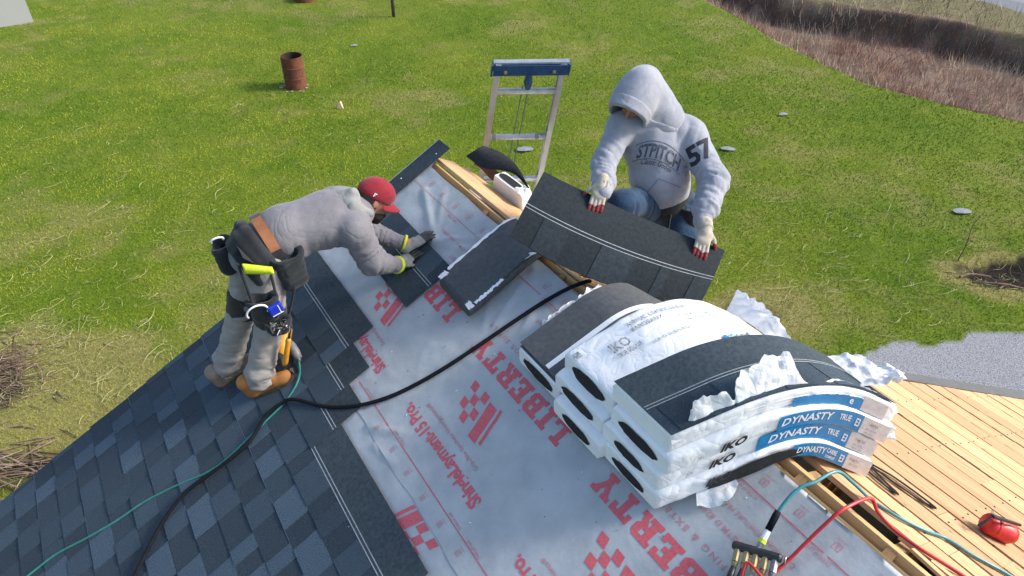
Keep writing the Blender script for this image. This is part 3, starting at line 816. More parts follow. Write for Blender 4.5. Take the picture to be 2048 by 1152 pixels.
RAKE_T = -.26
row = 0; d_top = 1.065
first_end = {0: .742, 1: .975, 2: 1.163, 3: 2.178}
last = -1
while d_top < 4.95:
    if row in first_end: e = first_end[row]
    else: e = 4.45 - ((row * .231 + random.uniform(-.02, .02)) % SL) + .35
    t = e
    while t > RAKE_T + .02:
        L_ = min(SL, t - RAKE_T)
        dj = d_top + random.uniform(-.003, .003)
        if L_ < SL - .002: me = strip_mesh(900 + row, 0, L_)
        else:
            k = random.randrange(12)
            if k == last: k = (k + 1) % 12
            last = k; me = strips[k]
        lay(me, t, dj, deckL, random.uniform(-.0015, .0015))
        t -= SL + .0015
    row += 1; d_top += EXP
# strips up the rake edge, nailed flat
for (d0, ln) in ((-.062, 1.0),):
    b = MB()
    b.slab(lambda q, v: (Lp(-.275 + .165 * q + .012 * v, d0 + ln * v, .016 + .006 * (1 - v)), NL), 2, 8, .003, 0, .5)
    b.slab(lambda q, v: (Lp(-.275 + .006 * q + .012 * v, d0 + ln * v, .0175 + .006 * (1 - v)), NL), 1, 8, .001, 1, .5)
    b.build('starter_strip', [M['headlap'], M['glue']], deckL)
b = MB()
for t, d in ((-.16, .03), (-.20, .32), (-.17, .47), (-.2, .75), (-.24, .62), (-.02, 1.287), (.03, 1.262), (.16, 1.283), (.22, 1.263), (.43, 1.28), (.70, 1.276), (.95, 1.43), (1.15, 1.58), (1.33, 1.712), (1.62, 1.705), (1.71, 1.722), (2.0, 1.70)):
    p = Lp(t, d, .0238 if t < -.12 and d < 1 else .0135); b.lathe([(.0, .002), (.005, .0015), (.0055, 0)], p + NL * (.008 if d > 1 else 0), NL, 10)
tag(b.build('roofing_nail', M['ink_white'], deckL), kind='stuff')

# underlayment
FOLDS = [((.50, .46), (.04, .27), .013, .020), ((.50, .46), (.76, .25), .012, .018), ((.51, .47), (.80, .335), .011, .016), ((.47, .43), (.44, .27), .006, .02), ((.46, .42), (.20, .20), .006, .02),
         ((1.30, 1.40), (1.46, 1.28), .010, .018), ((1.42, 1.425), (1.62, 1.38), .010, .016), ((1.36, 1.37), (1.50, 1.25), .007, .02), ((1.25, .30), (1.34, .55), .008, .02), ((1.38, .20), (1.5, .48), .008, .018), ((1.05, .35), (1.3, .6), .005, .02),
         ((1.15, 1.25), (1.45, 1.05), .004, .03), ((.9, .95), (1.35, .8), .004, .03), ((3.2, .24), (3.17, .36), .006, .02)]
def hw(t, d):
    t = np.asarray(t, float); d = np.asarray(d, float)
    h = .002 + 0 * t
    for (a, c), (e, f), amp, wd in FOLDS:
        vx, vy = e - a, f - c; l2 = vx * vx + vy * vy
        s = ((t - a) * vx + (d - c) * vy) / l2; sc = np.clip(s, 0, 1)
        dist = np.hypot(t - a - sc * vx, d - c - sc * vy)
        h = h + amp * np.exp(-(dist / wd) ** 2) * np.clip(1.25 - .6 * np.abs(sc - .3), .2, 1)
    P = np.stack([t * 5, d * 9, 0 * t], -1); damp = .4 + .6 * (1 - sstep(t, 1.6, 2.4))
    h = h + .0036 * damp * (vnoise(P, 41) - .5) + .0022 * damp * (vnoise(P * 3.1, 42) - .5)
    r = 1 - np.abs(2 * vnoise(np.stack([t * 7 + d * 4, d * 6 - t * 3, 0 * t], -1), 43) - 1)
    h = h + .0035 * damp * np.clip(r - .72, 0, 1) * 3
    return h
def sheet(name, t0, t1, da, db, lift, parent):
    nu, nv = int((t1 - t0) / .018), int((db - da) / .018)
    T, D = np.meshgrid(np.linspace(t0, t1, nu + 1), np.linspace(da, db, nv + 1), indexing='ij')
    H = hw(T, D) + lift
    wav = .004 * np.sin(T * 9) + .003 * np.sin(T * 23 + 1)
    if lift > .001: D = D + np.where(D > db - .05, wav * (D - db + .05) / .05, 0)
    D = np.where(D < .15, D + (.008 * np.sin(T * 13) * .5 + .014 * np.clip(T - .2, 0, 3) / 2.5 + .004) * (D < .135), D)
    V = P0 - U * T[..., None] + DL * D[..., None] + NL * H[..., None]
    i, j = np.meshgrid(np.arange(nu), np.arange(nv), indexing='ij'); a = (i * (nv + 1) + j).ravel()
    F = np.stack([a, a + nv + 1, a + nv + 2, a + 1], -1)[:, ::-1]
    V = V.reshape(-1, 3)
    return np_object(name, V, F[:, ::-1], M['under'], parent, org=world_loc(house))
under_low = sheet('underlayment', T_FAR + .05, T_NEAR - .1, 1.33, 2.0, 0.0, house)
under = sheet('underlayment', T_FAR + .05, T_NEAR - .1, .118, 1.405, .003, house)
def mapU(x, y):
    return Lp(-x, y, float(hw(np.array(-x), np.array(y))) + .003 + .0015)
def mapUl(x, y): return Lp(-x, y, float(hw(np.array(-x), np.array(y))) + .0016)
def rect(x0, y0, x1, y1): return (np.array([(x0, y0), (x1, y0), (x1, y1), (x0, y1)]), [[0, 1, 2, 3]])
V_, F_ = slab_word('LIBERTY')
for ts in (1.10, 2.135, 3.17):
    lettering('lettering', [(place2d(V_, -ts, .622, w=.785, h=.112), F_)], M['print'], under, mapU, cut=.03)
for ts in (1.02, 2.055, 3.09):
    for txt, bo, sp, x_, y_, w_, h_, mm in (('ROOFING & EXTERIOR SUPPLY', .012, 1.25, -.03, .546, .77, .026, 'print_pale'), ('ShingleLayment-15 Pro.', .03, .92, -.03, 1.118, .725, .092, 'print'), ('Grip-Rite Synthetic Underlayments\u00ae', .008, 1, .11, 1.062, .5, .030, 'print_pale'),
                                           ('ICC ESR-2345 - ASTM D 8257', .008, 1, -.12, .442, .44, .023, 'print_pale'), ('CAUTION: MOISTURE FROST DUST AND DEBRIS', .004, 1, -.07, .366, .62, .018, 'print_pale')):
        V, F = text2d(txt, 1, bo, 0, sp); lettering('lettering', [(place2d(V, -ts + x_, y_, w=w_, h=h_), F)], M[mm], under, mapU, cut=.05)
    # chequered flag beside the title
    x0 = -ts + .265; fl = []
    sh = lambda x, y: (x0 + x - (y - .80) * .33, y)
    quad = lambda xa, ya, xb, yb: (np.array([sh(xa, ya), sh(xb, ya), sh(xb, yb), sh(xa, yb)]), [[0, 1, 2, 3]])
    fl += [quad(.00, .815, .018, 1.0), quad(.036, .83, .098, 1.015)]
    for r_ in range(4):
        for c_ in range(3):
            if (r_ + c_) % 2 == 0:
                fl.append(quad(.118 + c_ * .048, .815 + r_ * .046, .118 + c_ * .048 + .047, .815 + r_ * .046 + .045))
    lettering('logo', [(V * 1.0, F) for V, F in fl], M['print'], under, mapU, cut=.03)
rl = [rect(-4.3, .262, -1.0, .2665), rect(-4.3, 1.305, -1.0, 1.3095), rect(-1.0, .2625, .1, .2655)]
lettering('overlap_line', rl, M['print'], under, mapU, cut=.035)
ic = []
def icon(x, y, s):
    r = [rect(x, y, x + s, y + s * .10), rect(x, y + s * .9, x + s, y + s), rect(x, y + s * .12, x + s * .1, y + s * .88), rect(x + s * .9, y + s * .12, x + s, y + s * .88),
         rect(x + s * .3, y + s * .3, x + s * .7, y + s * .42), rect(x + s * .3, y + s * .58, x + s * .7, y + s * .7)]
    V, F = text2d('nail here', 1, .0); r.append((place2d(V, x - s * .2, y - s * .55, w=s * 1.3), F)); return r
for k in range(27): ic += icon(-(.03 + k * .1665) - .03, .198, .03)
for k in range(27): ic += icon(-(.0 + k * .1700) - .0, 1.345, .026)
for ts in (3.235, 2.9, 1.55, 2.12, 2.29, 1.18, .5):
    V, F = text2d('OVERLAP LINE', 1, .004); ic.append((place2d(V, -ts, .276, w=.105, h=.014), F)); ic.append((place2d(V, -ts, 1.286, w=.105, h=.014), F))
lettering('small_print', ic, M['print_pale'], under, mapU, cut=.07)['kind'] = 'stuff'
# upside-down print on the lower sheet
fl = []
x0 = -2.09
qd = lambda xa, ya, xb, yb: (np.array([(x0 + xa + (ya - 1.4) * .35, ya), (x0 + xb + (ya - 1.4) * .35, ya), (x0 + xb + (yb - 1.4) * .35, yb), (x0 + xa + (yb - 1.4) * .35, yb)]), [[0, 1, 2, 3]])
fl += [qd(.215, 1.41, .235, 1.60), qd(.135, 1.41, .2, 1.60)]
for r_ in range(4):
    for c_ in range(3):
        if (r_ + c_) % 2 == 0: fl.append(qd(-.02 + c_ * .048, 1.412 + r_ * .046, .027 + c_ * .048, 1.457 + r_ * .046))
lettering('logo', fl, M['print'], under_low, mapUl, cut=.04)

# ------------------------------------------------------------------ shingle bundles bent over the ridge
R0, KS = .18, .89        # bend radius at the crest; length of a pack over the nominal strip length
def BP(t, s, h, shift=0.0, tw=0.0, lift=.034):
    """a point t along the ridge, arc length s from the crest (right positive), h above the roof"""
    t = t + tw * s; rm = R0 + h; s = s * KS + shift      # every sheet keeps its own length, so the ends shear as the pack bends
    if s < -rm * PITCH: ph, e = -PITCH, s + rm * PITCH
    elif s > rm * PITCH_R * 1.25: ph, e = PITCH_R * 1.25, s - rm * PITCH_R * 1.25
    else: ph, e = s / rm, 0.0
    c0 = AP - Z * (R0 / math.cos(R(27.5)))
    nrm = W * math.sin(ph) + Z * math.cos(ph); tan = W * math.cos(ph) - Z * math.sin(ph)
    return c0 - U * t + nrm * (R0 + h + lift) + tan * e, nrm, tan
TH, BL, BW = .084, 1.038, .345
TWC, TWB = .34, .19        # how far the near and middle stacks are turned on the ridge
def bundle(label, t0, layer, shift=0.0, seed=0, width=BW, th=TH, oval=(.62, .62), ovals=(True, True), h0=None, group='bundles of shingles stacked over the ridge', shrink=0.0, twist=0.0, skin='wrap'):
    h0 = layer * TH if h0 is None else h0; hm = twist
    base, _, _ = BP(t0 + width / 2, 0, h0, shift, hm)
    root = thing('shingle_bundle', label, 'shingle bundle', base, group)
    g = np.random.default_rng(seed)
    # rounded rectangle section (x along the ridge, y thickness)
    sec = []; rr = .014
    for cx, cy, a0 in ((width - rr, th - rr, 0), (rr, th - rr, 90), (rr, rr, 180), (width - rr, rr, 270)):
        for k in range(3): a = R(a0 + 45 * k); sec.append((cx + rr * math.cos(a), cy + rr * math.sin(a)))
    # extra points along the long faces so the plastic can pucker
    full = []
    for i, p in enumerate(sec):
        q = sec[(i + 1) % len(sec)]; full.append(p)
        if abs(p[0] - q[0]) > .1:
            for k in range(1, 12): f = k / 12; full.append((p[0] * (1 - f) + q[0] * f, p[1]))
        elif abs(p[1] - q[1]) > .03:
            for k in range(1, 4): f = k / 4; full.append((p[0], p[1] * (1 - f) + q[1] * f))
    sec = full; m = len(sec); ns = 64; V = []
    L2 = BL / 2 - shrink
    for i in range(ns + 1):
        s = -L2 + 2 * L2 * i / ns; ed = min(s + L2, L2 - s); sq = 1 - .10 * math.exp(-ed / .012)
        for x, y in sec:
            xx = (x - width / 2) * (1 - .03 * math.exp(-ed / .02)) + width / 2; yy = (y - th / 2) * sq + th / 2
            p, n, ta = BP(t0 + xx, s, h0 + yy, shift, hm); V.append(p)
    V = np.array(V)
    Q = V * 13 + seed * 7.7
    nz = 1 - np.abs(2 * vnoise(Q, seed) - 1); nz2 = vnoise(Q * 2.7, seed + 9) - .5
    cen = np.array([BP(t0 + width / 2, -L2 + 2 * L2 * i / ns, h0 + th / 2, shift, hm)[0] for i in range(ns + 1)]).repeat(m, 0)
    out = V - cen; out -= np.outer(out @ U, U) * .0; ln = np.linalg.norm(out, axis=1, keepdims=True)
    V = V + out / ln * ((nz - .7) * .006 + nz2 * .002)[:, None]
    b = MB(); F = []
    for i in range(ns):
        for k in range(m):
            k2 = (k + 1) % m; F.append((i * m + k, (i + 1) * m + k, (i + 1) * m + k2, i * m + k2))
    F.append(tuple(range(m))[::1]); F.append(tuple(range(ns * m, ns * m + m))[::-1])
    b.add(V, F)
    b.build('wrapper' if skin == 'wrap' else 'shingle_pack', M[skin], root, smooth=True).data.polygons.foreach_set('use_smooth', [True] * (len(F) - 2) + [False] * 2)
    # openings at the ends: the dark shingle edges show through
    for side, on in zip((-1, 1), ovals):
        if not on: continue
        ob = MB(); vs = []; rim = []
        for k in range(28):
            a = 2 * math.pi * k / 28; j = 1 + .12 * (g.random() - .5)
            ex, ey = width * .5 * oval[0] * math.copysign(abs(math.cos(a)) ** .8, math.cos(a)) * j, th * .5 * oval[1] * math.sin(a) * j
            for f, dz, lst in ((1, .004, vs), (.9, .0062, rim)):
                yy = th * .5 + ey * f; xx = width * .5 + ex * f
                lst.append(BP(t0 + xx, side * (L2 + dz), h0 + yy, shift, hm)[0])
        cpt = BP(t0 + width * .5, side * (L2 + .0065), h0 + th * .5, shift, hm)[0]
        ob.add(vs + rim + [cpt], [((k + 1) % 28, k, 28 + k, 28 + (k + 1) % 28) for k in range(28)] + [(28 + (k + 1) % 28, 28 + k, 56) for k in range(28)])
        ob.build('open_end', M['curl'], root)
    root['h0'] = h0
    return root, (t0, width, h0, th, shift, hm)

def side_band(root, geo, s0, s1, y0, y1, m, name, near=True, off=.0075, ns=28, rag=0.0, seed=0):
    t0, width, h0, th, shift, hm = geo; b = MB(); g = random.Random(seed)
    tt = t0 + width + off if near else t0 - off
    def fn(a, v):
        s = s0 + (s1 - s0) * a; y = y0 + (y1 - y0) * v + (g.uniform(-rag, rag) if v in (0, 1) else 0)
        p, n, ta = BP(tt, s, h0 + y * th, shift, hm); return p, -U
    b.slab(fn, ns, 4, .0015)
    return b.build(name, m, root)
def side_map(geo, s, y, w, h, V, off=.0092):
    t0, width, h0, th, shift, hm = geo
    lo, hi = bbox2d(V); S = hi - lo
    def f(px, py):
        return BP(t0 + width + off, s + (px - lo[0]) / S[0] * w, h0 + (y + (py - lo[1]) / S[1] * h) * th, shift, hm)[0]
    return f
def side_text(root, geo, txt, s, y, w, h, m, bold=.02, shear=0.0, name='lettering', off=.0092):
    V, F = text2d(txt, 1, bold, shear); lo, hi = bbox2d(V)
    return lettering(name, [(V, F)], m, root, side_map(geo, s, y, w, h, V, off), cut=(hi - lo)[0] / 14)
def top_sheet(root, geo, s0, s1, x0, x1, off, m, name, rag=0.0, seed=0, th=.003, tone=.5, ns=40, nx=6):
    t0, width, h0, thk, shift, hm = geo; g = random.Random(seed); b = MB()
    r0 = [g.uniform(-rag, rag) for _ in range(ns + 1)]; r1 = [g.uniform(-rag, rag) for _ in range(ns + 1)]
    e0 = [g.uniform(-rag, rag) for _ in range(nx + 1)]; e1 = [g.uniform(-rag, rag) for _ in range(nx + 1)]
    def fn(a, v):
        i = round(a * ns); j = round(v * nx)
        s = s0 + (s1 - s0) * a + e0[j] * (1 - a) ** 6 + e1[j] * a ** 6
        x = x0 + (x1 - x0) * v + r0[i] * (1 - v) + r1[i] * v
        p, n, ta = BP(t0 + x, s, h0 + thk + off, shift, hm); return p, n
    b.slab(fn, ns, nx, th, 0, tone)
    return b.build(name, m, root)

def ruffle(name, root, base, top, nu, nv, amp, seed, rag=.3, m=None, th=.0012, freq=30):
    """torn plastic: a crumpled sheet between two curves"""
    g = np.random.default_rng(seed)
    B = smooth_path(base, 6); T = smooth_path(top, 6)
    fb = lambda P, q: P[min(int(q * (len(P) - 1)), len(P) - 2)] * (1 - (q * (len(P) - 1)) % 1) + P[min(int(q * (len(P) - 1)) + 1, len(P) - 1)] * ((q * (len(P) - 1)) % 1) if q < 1 else P[-1]
    hr = 1 - rag * g.random(nu + 1); hr = .6 * hr + .4 * np.roll(hr, 1)
    def fn(a, v):
        p = fb(B, a); q = fb(T, a); r = p + (q - p) * v * hr[int(round(a * nu))]
        k = np.array([r * freq + seed * 3.3]); n1 = 1 - abs(2 * vnoise(k, seed)[0] - 1); n2 = vnoise(k * 2.1, seed + 1)[0] - .5; n3 = vnoise(k * .6, seed + 2)[0] - .5
        d = norm(np.cross(q - p, fb(B, min(a + .05, 1)) - fb(B, max(a - .05, 0))))
        return r + d * amp * (n1 - .6 + .5 * n2 + .8 * n3) * (.25 + v) + Z * amp * .5 * n2 * v, d
    b = MB(); b.slab(fn, nu, nv, th)
    o = b.build(name, m or M['film'], root, smooth=False); tri = bmesh.new(); tri.from_mesh(o.data); bmesh.ops.triangulate(tri, faces=tri.faces[:]); tri.to_mesh(o.data); tri.free(); return o

bundles = {}
lbl = {
 'A': 'opened bundle at the far end of the stack, pale strip along its grey top',
 'B1': 'white bundle at the bottom of the middle stack, oval end resting on the grey sheet',
 'B2': 'white bundle in the middle of the stack, squeezed between two other white bundles',
 'B3': 'unopened white wrapped bundle topmost of the stack, faint grey print on its back',
 'C1': 'lowest bundle of the near stack with a torn opening along its long side',
 'C2': 'second lowest bundle of the near stack, blue DYNASTY band and IKO mark',
 'C3': 'third bundle up in the near stack just under the torn open one, blue DYNASTY band',
 'C4': 'torn open bundle on top of the near stack, dark shingles showing under ragged plastic'}
for k, (t0, ly, sh, ov, tw) in {'A': (1.70, 0, -.04, (.72, .72), .10), 'B1': (2.10, 0, -.085, (.58, .66), TWB), 'B2': (2.055, 1, -.045, (.66, .72), TWB - .01), 'B3': (2.075, 2, .0, (.66, .86), TWB),
                                 'C1': (2.505, 0, -.055, (.58, .6), TWC), 'C2': (2.485, 1, -.045, (.52, .6), TWC), 'C3': (2.50, 2, -.022, (.66, .72), TWC - .01), 'C4': (2.48, 3, -.002, (.3, .3), TWC)}.items():
    bundles[k] = bundle(lbl[k], t0, ly, sh, seed=ord(k[0]) + 5 * ly, oval=ov, ovals=(k != 'C4', True), twist=tw)
# A: top wrapper gone
rt, ge = bundles['A']
top_sheet(rt, ge, -.512, .512, .006, .338, .006, M['shingle_back'], 'top_shingle')
top_sheet(rt, ge, -.49, .5, .205, .236, .0072, M['ink_white'], 'release_tape', th=.0008)
top_sheet(rt, ge, -.505, .515, -.004, .332, .018, M['shingle_back'], 'top_shingle', th=.0025)
top_sheet(rt, ge, -.495, .5, .200, .229, .0192, M['ink_white'], 'release_tape', th=.0008)
ruffle('torn_wrapper', rt, [BP(1.70, s, .05, 0, .10)[0] + U * .004 for s in (-.40, -.3, -.2, -.1, 0)], [BP(1.70, s, .10, 0, .10)[0] + U * .045 for s in (-.36, -.3, -.18, -.1, .02)], 24, 6, .02, 3, .6)
# B3: printing on the white back, blue patch at the near edge
rt, ge = bundles['B3']
def top_text(root, ge, txt, s, x, ws, hx, m, bold=.02, off=.0085, name='lettering'):
    t0, width, h0, th, shift, hm = ge; V, F = text2d(txt, 1, bold); lo, hi = bbox2d(V); S = hi - lo
    f = lambda px, py: BP(t0 + x + hx - (py - lo[1]) / S[1] * hx, s + (px - lo[0]) / S[0] * ws, h0 + th + off, shift, hm)[0]
    return lettering(name, [(V, F)], m, root, f, cut=S[0] / 14)
for txt, s, x, ws, hx in (('IKO', -.36, .10, .10, .055), ('TRUE SQUARE', -.36, .165, .13, .03), ('ASPHALT SHINGLES', -.22, .05, .26, .024), ('BARDEAUX', -.22, .085, .16, .024), ('WARNING - KEEP DRY', .02, .06, .20, .022), ('STACK FLAT - EMPILER A PLAT', .0, .12, .28, .018), ('LIMITED WARRANTY', .02, .15, .2, .018), ('IKO', .28, .1, .09, .05), ('SEE OTHER SIDE', -.2, .2, .2, .016)):
    top_text(rt, ge, txt, s, x, ws, hx, M['ink_grey'])
top_sheet(rt, ge, .06, .22, .31, .347, .0078, M['blue'], 'label_patch', rag=.006, seed=4, th=.0008)
top_text(rt, ge, 'DYNASTY  N1', .085, .318, .12, .018, M['ink_white'], off=.0092)
top_sheet(rt, ge, -.515, -.475, .04, .075, .0075, M['ink_grey'], 'ink_mark', th=.0006)
ruffle('loose_wrapper', rt, [BP(2.40, s, .20, -.02, TWB)[0] for s in (-.42, -.25, -.1, .05, .2, .35, .5)], [BP(2.43, s, .285 + .03 * (s > -.1), -.02, TWB)[0] - U * .02 for s in (-.4, -.25, -.1, .05, .2, .35, .52)], 44, 6, .018, 8, .3)
ruffle('loose_wrapper', rt, [BP(2.075, .46, .25, -.02, TWB)[0], BP(2.175, .5, .26, -.02, TWB)[0], BP(2.275, .5, .26, -.02, TWB)[0], BP(2.385, .50, .25, -.02, TWB)[0]], [BP(2.045, .54, .38, -.02, TWB)[0], BP(2.155, .60, .38, -.02, TWB)[0], BP(2.305, .60, .34, -.02, TWB)[0], BP(2.415, .58, .24, -.02, TWB)[0]], 30, 20, .026, 21, .2, freq=17)
# near stack: blue and grey printed bands, IKO marks
for k, base in (('C1', None), ('C2', -.13), ('C3', -.11), ('C4', None)):
    rt, ge = bundles[k]
    if base is None:
        if k == 'C1':
            side_band(rt, ge, .06, .34, .10, .94, M['blue'], 'label_band'); side_band(rt, ge, .341, .505, .06, .94, M['wrap_grey'], 'label_band')
            side_text(rt, ge, 'DYNASTY', .075, .36, .135, .4, M['ink_white'], shear=.15); side_text(rt, ge, 'CARRE', .215, .52, .06, .26, M['ink_white']); side_text(rt, ge, 'COMPLET', .215, .24, .06, .16, M['ink_white'])
            side_text(rt, ge, 'E3', .30, .3, .026, .42, M['ink_white'])
            side_text(rt, ge, 'Shingle Pack', .36, .55, .06, .2, M['ink_grey']); side_text(rt, ge, 'Ne pas jeter', .37, .3, .06, .16, M['ink_grey'])
        else:
            side_band(rt, ge, -.02, .30, .05, .60, M['blue'], 'label_band', rag=.06, seed=2); side_band(rt, ge, .301, .45, .06, .80, M['wrap_grey'], 'label_band')
            side_text(rt, ge, 'e', .23, .2, .02, .3, M['ink_white'])
        continue
    side_band(rt, ge, -.09 if k == 'C2' else -.06, .33, .06, .94, M['blue'], 'label_band'); side_band(rt, ge, .331, .508, .06, .94, M['wrap_grey'], 'label_band')
    side_text(rt, ge, 'DYNASTY', -.05, .32, .22, .48, M['ink_white'], shear=.15)
    side_text(rt, ge, 'TRUE', .20, .40, .06, .34, M['ink_white']); side_text(rt, ge, 'E3', .29, .3, .026, .42, M['ink_white'])
    side_text(rt, ge, 'Shingle Pack', .37, .55, .06, .2, M['ink_grey']); side_text(rt, ge, 'Do not drop', .37, .3, .06, .16, M['ink_grey']); side_text(rt, ge, 'Ne pas jeter', .37, .1, .06, .14, M['ink_grey'])
    side_text(rt, ge, 'IKO', -.30, .22, .115, .5, M['ink'], bold=.05, shear=.25)
    side_text(rt, ge, 'JN9A', -.40, .3, .03, .3, M['ink_grey'])
rt, ge = bundles['C1']
side_text(rt, ge, 'IKO', -.31, .42, .115, .5, M['ink'], bold=.05, shear=.25)
b = MB(); vs = []
t0, wd_, h0, th, sh, hm = ge
for k in range(30):
    a = 2 * math.pi * k / 30; j = 1 + random.uniform(-.05, .05)
    vs.append(BP(t0 + wd_ + .0085, -.10 + .20 * math.cos(a) * j, h0 + th * (.36 + .52 * math.sin(a) * j * (1 if math.sin(a) > 0 else .7)), sh, hm)[0])
b.add(vs + [np.mean(vs, 0) - U * .004], [((k + 1) % 30, k, 30)[::-1] for k in range(30)]); b.build('open_side', M['curl'], rt)
ruffle('torn_wrapper', rt, [BP(2.853, s, .006, -.03, TWC)[0] for s in (-.36, -.30, -.24, -.19)], [BP(2.86, s, y, -.03, TWC)[0] - U * e for s, y, e in ((-.40, .002, .05), (-.34, .003, .085), (-.27, .004, .075), (-.20, .004, .03))], 18, 8, .012, 12, .15, freq=16)
# top of the near stack, plastic torn away
rt, ge = bundles['C4']
top_sheet(rt, ge, -.516, .500, .004, .195, .0075, M['headlap'], 'top_shingle', tone=.75)
for x_ in (.178, .192): top_sheet(rt, ge, -.51, .495, x_ - .002, x_ + .002, .0086, M['glue'], 'adhesive_line', th=.0006, nx=1)
top_sheet(rt, ge, -.516, .500, .196, .338, .0065, M['shingle'], 'top_shingle', tone=.25)
for s0, s1, tn in ((-.47, -.33, .0), (-.24, -.12, .55), (-.04, .08, .1), (.17, .30, .45), (.36, .46, .15)):
    top_sheet(rt, ge, s0, s1, .2, .336, .0088, M['shingle'], 'shingle_tab', tone=tn, ns=8, nx=2)
edge = lambda s, h, e: BP(2.82 + e, s, 4 * TH + h, -.002, TWC)[0]
LOB = [(-.515, .004, -.005), (-.46, .006, -.02), (-.42, .02, -.03), (-.40, .075, -.05), (-.33, .082, -.06), (-.26, .060, -.05), (-.235, .02, -.03), (-.22, .10, -.07), (-.15, .125, -.09), (-.06, .12, -.10), (.01, .125, -.09), (.03, .03, -.03), (.10, .012, -.02), (.18, .02, -.03), (.26, .012, -.02), (.34, .02, -.02), (.40, .02, -.02)]
ruffle('torn_wrapper', rt, [edge(s_, -.035, .007) for s_, h, e in LOB], [edge(s_, h, e) for s_, h, e in LOB], 90, 10, .015, 33, .25, freq=21)
ruffle('torn_wrapper', rt, [edge(.30, .0, -.02), edge(.36, -.01, -.10), edge(.42, .0, -.20), edge(.47, 0, -.32)], [edge(.50, .12, .0), edge(.60, .13, -.06), edge(.66, .12, -.16), edge(.62, .06, -.30)], 40, 24, .030, 14, .2, freq=18)
ruffle('torn_wrapper', rt, [edge(.40, -.06, .0), edge(.45, -.06, -.03), edge(.5, -.05, -.08)], [edge(.54, -.02, .0), edge(.57, .0, -.03), edge(.60, -.01, -.09)], 14, 8, .03, 15, .3, freq=22)
rt3, ge3 = bundles['C3']
ruffle('torn_wrapper', rt3, [BP(2.800, .50, .24, -.03, TWC)[0], BP(2.820, .50, .2, -.03, TWC)[0], BP(2.840, .5, .18, -.03, TWC)[0]], [BP(2.780, .58, .27, -.03, TWC)[0], BP(2.820, .60, .25, -.03, TWC)[0], BP(2.850, .57, .21, -.03, TWC)[0]], 12, 8, .035, 16, .3)
# the opened bundle bent over the ridge further along
rt, ge = bundle('opened bundle lying alone across the ridge between the two workers', .865, 0, -.075, seed=51, oval=(.3, .3), ovals=(False, False), th=.048, skin='shingle_back', group='opened bundles of shingles')
top_sheet(rt, ge, -.515, .12, .004, .338, .007, M['shingle_back'], 'top_shingle', seed=3, rag=.002)
top_sheet(rt, ge, -.505, .13, .010, .334, .0105, M['shingle_back'], 'top_shingle', seed=6, rag=.003)
for s0, s1, x0, x1, sd_ in ((-.524, -.46, -.006, .03, 1), (-.524, -.485, .30, .352, 2), (-.47, -.25, .332, .352, 3), (-.44, .1, -.008, .008, 4)):
    top_sheet(rt, ge, s0, s1, x0, x1, .0125, M['wrap'], 'torn_wrapper', rag=.006, seed=sd_, th=.0012, ns=22, nx=3)
ruffle('torn_wrapper', rt, [BP(.88, .02, .05, -.075)[0], BP(.98, .02, .055, -.075)[0], BP(1.1, .0, .055, -.075)[0], BP(1.2, -.06, .055, -.075)[0]], [BP(.86, .22, .10, -.075)[0], BP(.98, .26, .11, -.075)[0], BP(1.12, .22, .1, -.075)[0], BP(1.24, .1, .09, -.075)[0]], 22, 8, .03, 22, .25)

# ------------------------------------------------------------------ things beyond the ridge
plat = thing('scaffold_platform', 'timber scaffold platform behind the ridge under the hooded worker', 'scaffold', Wp(1.4, .6, -.98))
for k in range(3):
    b = MB(); b.box(Wp(1.35, .41 + .19 * k, -.80), -U * 1.7, W * .18, Z * .04); b.build('plank', M['lumber'], plat)
for t in (.7, 2.0):
    b = MB(); b.box(Wp(t, .58, -.86), -U * .06, W * .66, Z * .08); b.tube([Wp(t, .80, -.86), Wp(t, .80, -5.1)], .03, 8); b.build('bracket', M['steel'], plat)

# wrapped bundle standing on end behind the ridge
sb = thing('shingle_bundle', 'white wrapped bundle standing upright behind the ridge, dark oval end up', 'shingle bundle', Wp(.44, .285, -.98), 'upright bundles of shingles')
b = MB(); c = Wp(.30, .285, -.405); q = norm(W * .9 + Z * .0)
V = []; sec = []
for cx, cy, a0 in ((.172, .045, 0), (-.172, .045, 90), (-.172, -.045, 180), (.172, -.045, 270)):
    for k in range(4): a = R(a0 + 30 * k); sec.append((cx - .012 * np.sign(cx) + .012 * math.cos(a), cy - .012 * np.sign(cy) + .012 * math.sin(a)))
rings = [(-.53, 1), (-.3, 1), (-.1, 1.0), (.1, 1.01), (.24, 1.02), (.296, 1.0), (.305, .955)]
for h, k in rings:
    for x, y in sec: V.append(c + U * x * k + q * y * k + Z * h + U * .004 * math.sin(h * 40 + x * 30))
m = len(sec); F = []
for i in range(len(rings) - 1):
    for k in range(m): F.append((i * m + k, i * m + (k + 1) % m, (i + 1) * m + (k + 1) % m, (i + 1) * m + k))
F += [tuple(range((len(rings) - 1) * m, len(rings) * m)), tuple(range(m - 1, -1, -1))]
b.add(V, F); b.build('wrapper', M['wrap'], sb)
b = MB(); ring = [c + Z * .309 + U * (.018 + .132 * math.copysign(abs(math.cos(a)) ** .5, math.cos(a))) + q * .029 * math.copysign(abs(math.sin(a)) ** .8, math.sin(a)) for a in np.linspace(0, 2 * math.pi, 36, endpoint=False)]
b.add(ring + [c + Z * .3085 + U * .022], [(k, (k + 1) % 36, 36) for k in range(36)]); b.build('open_end', M['curl'], sb)
ruffle('torn_wrapper', sb, [c + Z * .30 - U * .165 + q * y for y in (-.04, 0, .04)], [c + Z * .34 - U * .10 + q * y * 1.2 for y in (-.05, 0, .05)], 10, 8, .03, 44, .4)

